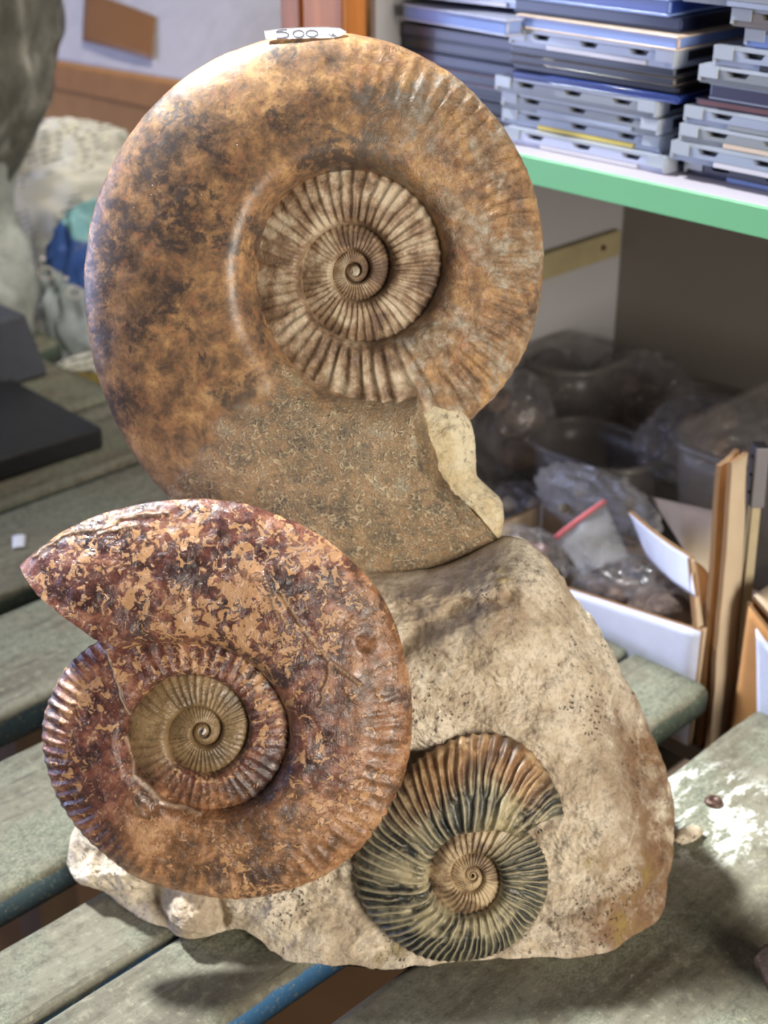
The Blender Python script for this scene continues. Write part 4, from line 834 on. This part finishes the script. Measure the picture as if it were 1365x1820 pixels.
def tall_stone():
    YD = 1.43; base = np.array([-.425, YD, .0006]); e = empty('tall_stone_sculpture', base); tag(e, 'tall stone sculpture with dark bulb on a pale grey stem', 'sculpture')
    def w_at(px, py): d = ray(px, py); return CP + d * (YD / d[1])
    def loft(name, prof, mat, flute, amp):
        ys = np.array([p[0] for p in prof], float); xs = np.array([p[1] for p in prof], float)
        n = 70; yd = np.linspace(ys[0], ys[-1], n); xd = smooth1(np.interp(yd, ys, xs), 2); k = 72; P = np.zeros((n, k, 3))
        for i in range(n):
            pr = w_at(xd[i], yd[i]); rr = pr[0] - base[0]; a = np.linspace(0, 2 * math.pi, k, endpoint=False)
            r = rr * (1 + flute * (np.abs(np.cos(a * 4.5 + .6 + i * .012)) ** 3 - .3))
            P[i, :, 0] = r * np.cos(a); P[i, :, 1] = r * .75 * np.sin(a); P[i, :, 2] = pr[2] - base[2]
        P = P + (P * np.array([1, 1, 0])) * (amp * fbm(P * 16, 4))[..., None]
        P[..., 2] = np.maximum(P[..., 2], 0)
        V = [tuple(v) for v in P.reshape(-1, 3)]
        return mesh_obj(name, V, [tuple(f) for f in grid_faces(n, k, False, True)] + [tuple(range(k - 1, -1, -1)), tuple(range((n - 1) * k, n * k))], mat, e)
    loft('bulb', [(-200, 60), (-120, 92), (0, 102), (80, 99), (150, 90), (220, 70), (290, 40), (325, 15)], M_BULB, .10, .12)
    loft('stem', [(235, 20), (265, 50), (300, 32), (340, 22), (390, 26), (430, 52), (520, 69), (600, 66), (660, 64), (720, 62)], M_STEM, .03, .14)
tall_stone()
def mat_news():
    t = NT('newspaper'); n = t.noise(14, 4, .6, .5); v = t.coord('Object', (1, 1, 1), (.25, .3, .1))
    lines = t.step(t.wave(52, 3.0, v, 2, .6, 'Z'), .55, .8); brk = t.step(t.noise(140, 2, .5, 0, t.coord('Object', (1, 1, .25))), .46, .56); para = t.step(t.noise(17, 2, .4), .44, .50)
    c = t.mix(n, srgb(204, 200, 182), srgb(222, 218, 204)); c = t.mix(t.math('MULTIPLY', t.math('MULTIPLY', lines, brk), t.math('MULTIPLY', para, .85)), c, srgb(84, 84, 84))
    return t.fin(c, .85, spec=.2)
M_NEWS = mat_news()
nb = lump('newspaper_bundle', tuple(at_v(0, 0, 1) * 0 + np.array([-.345, 1.57, .052])), (.135, .055, .130), M_NEWS, None, .30, 2.2, 4.2, 150, 110, .1, True, ZF); tag(nb, 'crumpled newspaper bundle between the tall stone and the cardboard box', 'newspaper')
def mat_print():
    t = NT('printed_bag'); g = t.co.outputs['Object']; sep = t.n.new('ShaderNodeSeparateXYZ'); t.link(g, sep.inputs[0]); n = t.noise(28, 4)
    zz = t.math('ADD', sep.outputs[2], t.math('MULTIPLY', t.math('SUBTRACT', n, .5), .03)); xx = sep.outputs[0]
    zz2 = t.math('ADD', zz, t.math('MULTIPLY', xx, .55))
    c = t.mix(t.step(zz2, .012, .016), srgb(176, 186, 186), srgb(52, 82, 142)); c = t.mix(t.step(zz2, .062, .066), c, srgb(120, 168, 172))
    c = t.mix(t.step(t.math('ADD', zz, t.math('MULTIPLY', xx, -.5)), -.052, -.060), c, srgb(182, 160, 84))
    return t.fin(c, .4, t.bump(n, .4, .004), spec=.5)
M_PRINT = mat_print()
pbp = np.array([-.292, 1.452, .030]); pb = lump('printed_plastic_bag', tuple(pbp), (.060, .028, .094), M_PRINT, None, .45, 2.4, 9.4, 90, 60, .1, True, ZF); tag(pb, 'crumpled blue and white plastic bag with yellow lower edge', 'bag')
def ring_pts(cx, cy, rx, ry, y): 
    return [np.array([(CP + ray(cx + rx * math.cos(a), cy + ry * math.sin(a)) * (y / ray(cx, cy)[1]))[k] for k in range(3)]) - pbp for a in np.linspace(0, 2 * math.pi, 20, endpoint=False)]
M_PK = simple('pale_print_ink', srgb(206, 196, 188), .5)
mesh_obj('printed_mark', *tube_vf(ring_pts(82, 486, 13, 11, 1.414), .0007, 6, True), M_PK, pb); mesh_obj('printed_mark', *tube_vf(ring_pts(132, 520, 13, 10, 1.418), .0007, 6, True), M_PK, pb)
for x, y in ((76, 460), (117, 495)): lump('printed_mark', tuple((CP + ray(x, y) * (1.408 / ray(x, y)[1])) - pbp), (.003, .0012, .0022), M_PK, pb, .1, 1, 1, 12, 8)
wp = sheet('white_paper', [(100, 648, .715), (170, 622, .735), (178, 664, .712), (108, 657, .7125)], .0008, M_NEWS, None, 16, 12, .002, .003, 40); tag(wp, 'small crumpled white paper at the table end below the printed bag', 'paper')
# cardboard box behind the newspaper
cb = empty('taped_cardboard_box', uvz(1.1, 1.45, ZF)); tag(cb, 'cardboard box with white corrugated upper face and brown tape', 'box'); cbo = np.array(cb.location)
M_CORR = cardboard('white_corrugated', srgb(184, 178, 178))
sheet('box_wall', [uvz(1.0, 1.80, .205), uvz(1.0, 1.20, .225), uvz(1.0, 1.20, ZF), uvz(1.0, 1.80, ZF)], .004, M_CARD, cb, 16, 10, .004, .002, 12, M_EDGE, cbo)
sheet('box_wall', [uvz(1.30, 1.80, .36), uvz(1.30, 1.20, .30), uvz(1.30, 1.20, ZF), uvz(1.30, 1.80, ZF)], .004, M_CARD, cb, 8, 6, 0, 0, 12, M_EDGE, cbo)
sheet('box_wall', [uvz(1.003, 1.20, .225), uvz(1.30, 1.20, .30), uvz(1.30, 1.20, ZF), uvz(1.003, 1.20, ZF)], .004, M_CARD, cb, 8, 6, 0, 0, 12, M_EDGE, cbo)
f1 = sheet('box_flap', [uvz(1.11, 1.80, .40), uvz(1.06, 1.17, .31), uvz(.996, 1.19, .222), uvz(.996, 1.80, .204)], .004, M_CORR, cb, 24, 16, -.004, .002, 12, M_EDGE, cbo); f1['label'] = 'white corrugated flap'
M_CARDD = cardboard('darker_brown_cardboard', srgb(146, 104, 66))
f2 = sheet('box_flap', [uvz(.985, 1.80, .175), uvz(.985, 1.30, .185), uvz(.995, 1.30, .218), uvz(.995, 1.80, .200)], .004, M_CARDD, cb, 16, 8, .003, .002, 12, M_EDGE, cbo)
FA = uvz(.996, 1.80, .204); FN = np.cross(uvz(.996, 1.19, .222) - FA, uvz(1.06, 1.17, .31) - FA); FN /= np.linalg.norm(FN); FN = -FN if FN @ fw > 0 else FN
tp = sheet('packing_tape', [at_plane(x, y, FA + FN * .0045, FN) for x, y in ((150, -16), (276, 30), (270, 106), (146, 72))], .0008, M_TAPE, cb, 14, 10, .003, 0, 12, None, cbo); tp['label'] = 'brown packing tape'
M_FOAM = simple('white_foam', srgb(206, 204, 192), .8, 60, .06, .2); M_DARKBOX = simple('black_filler', srgb(44, 44, 48), .6, 20, .1)
dk = empty('dark_filler', uvz(1.36, 1.40, ZF)); tag(dk, 'dark crate added behind the taped cardboard box to darken that gap', 'filler')  # dark box put in so the area above the flap stays dark
o = mesh_obj('filler_body', *box_vf((-.03, -.30, 0), (.30, .30, .46)), M_DARKBOX, dk); dk.rotation_euler = (0, 0, R(90) - YA); bevel(o, .01)
o = mesh_obj('filler_lid', *box_vf((-.045, -.315, .46), (.315, .315, .49)), M_DARKBOX, dk); bevel(o, .006)
fm = lump('foam_piece', tuple(at_u(432, 36, 1.13)), (.055, .035, .018), M_FOAM, None, .25, 1.6, 2.5, 40, 24, -.5); tag(fm, 'white foam piece lying beside the orange upright', 'foam')
# ------------------------------------------------------------------ small things on the boards
ps = sheet('paper_scrap', [at_z(22, 952, .0016), at_z(46, 950, .0016), at_z(44, 972, .0016), at_z(22, 974, .0016)], .0009, M_STICK, None, 8, 8, .0006, .0004, 90); tag(ps, 'tiny white paper scrap on the boards left of the red ammonite', 'paper')
ds = lump('dark_stone', tuple(at_z(1392, 1750) + np.array([0, 0, .009])), (.012, .016, .013), M_LUMP, None, .35, 1.6, 6.1, 40, 26, .3, False, .0006); tag(ds, 'dark rough stone at the right edge of the nearest board', 'stone')
chp = lump('stone_chip', tuple(at_z(1222, 1492) + np.array([0, 0, .003])), (.009, .005, .004), M_ROCK, None, .4, 1.8, 3.1, 30, 20, .5, False, .0006); tag(chp, 'small limestone chip beside the foot of the fossil block', 'stone')
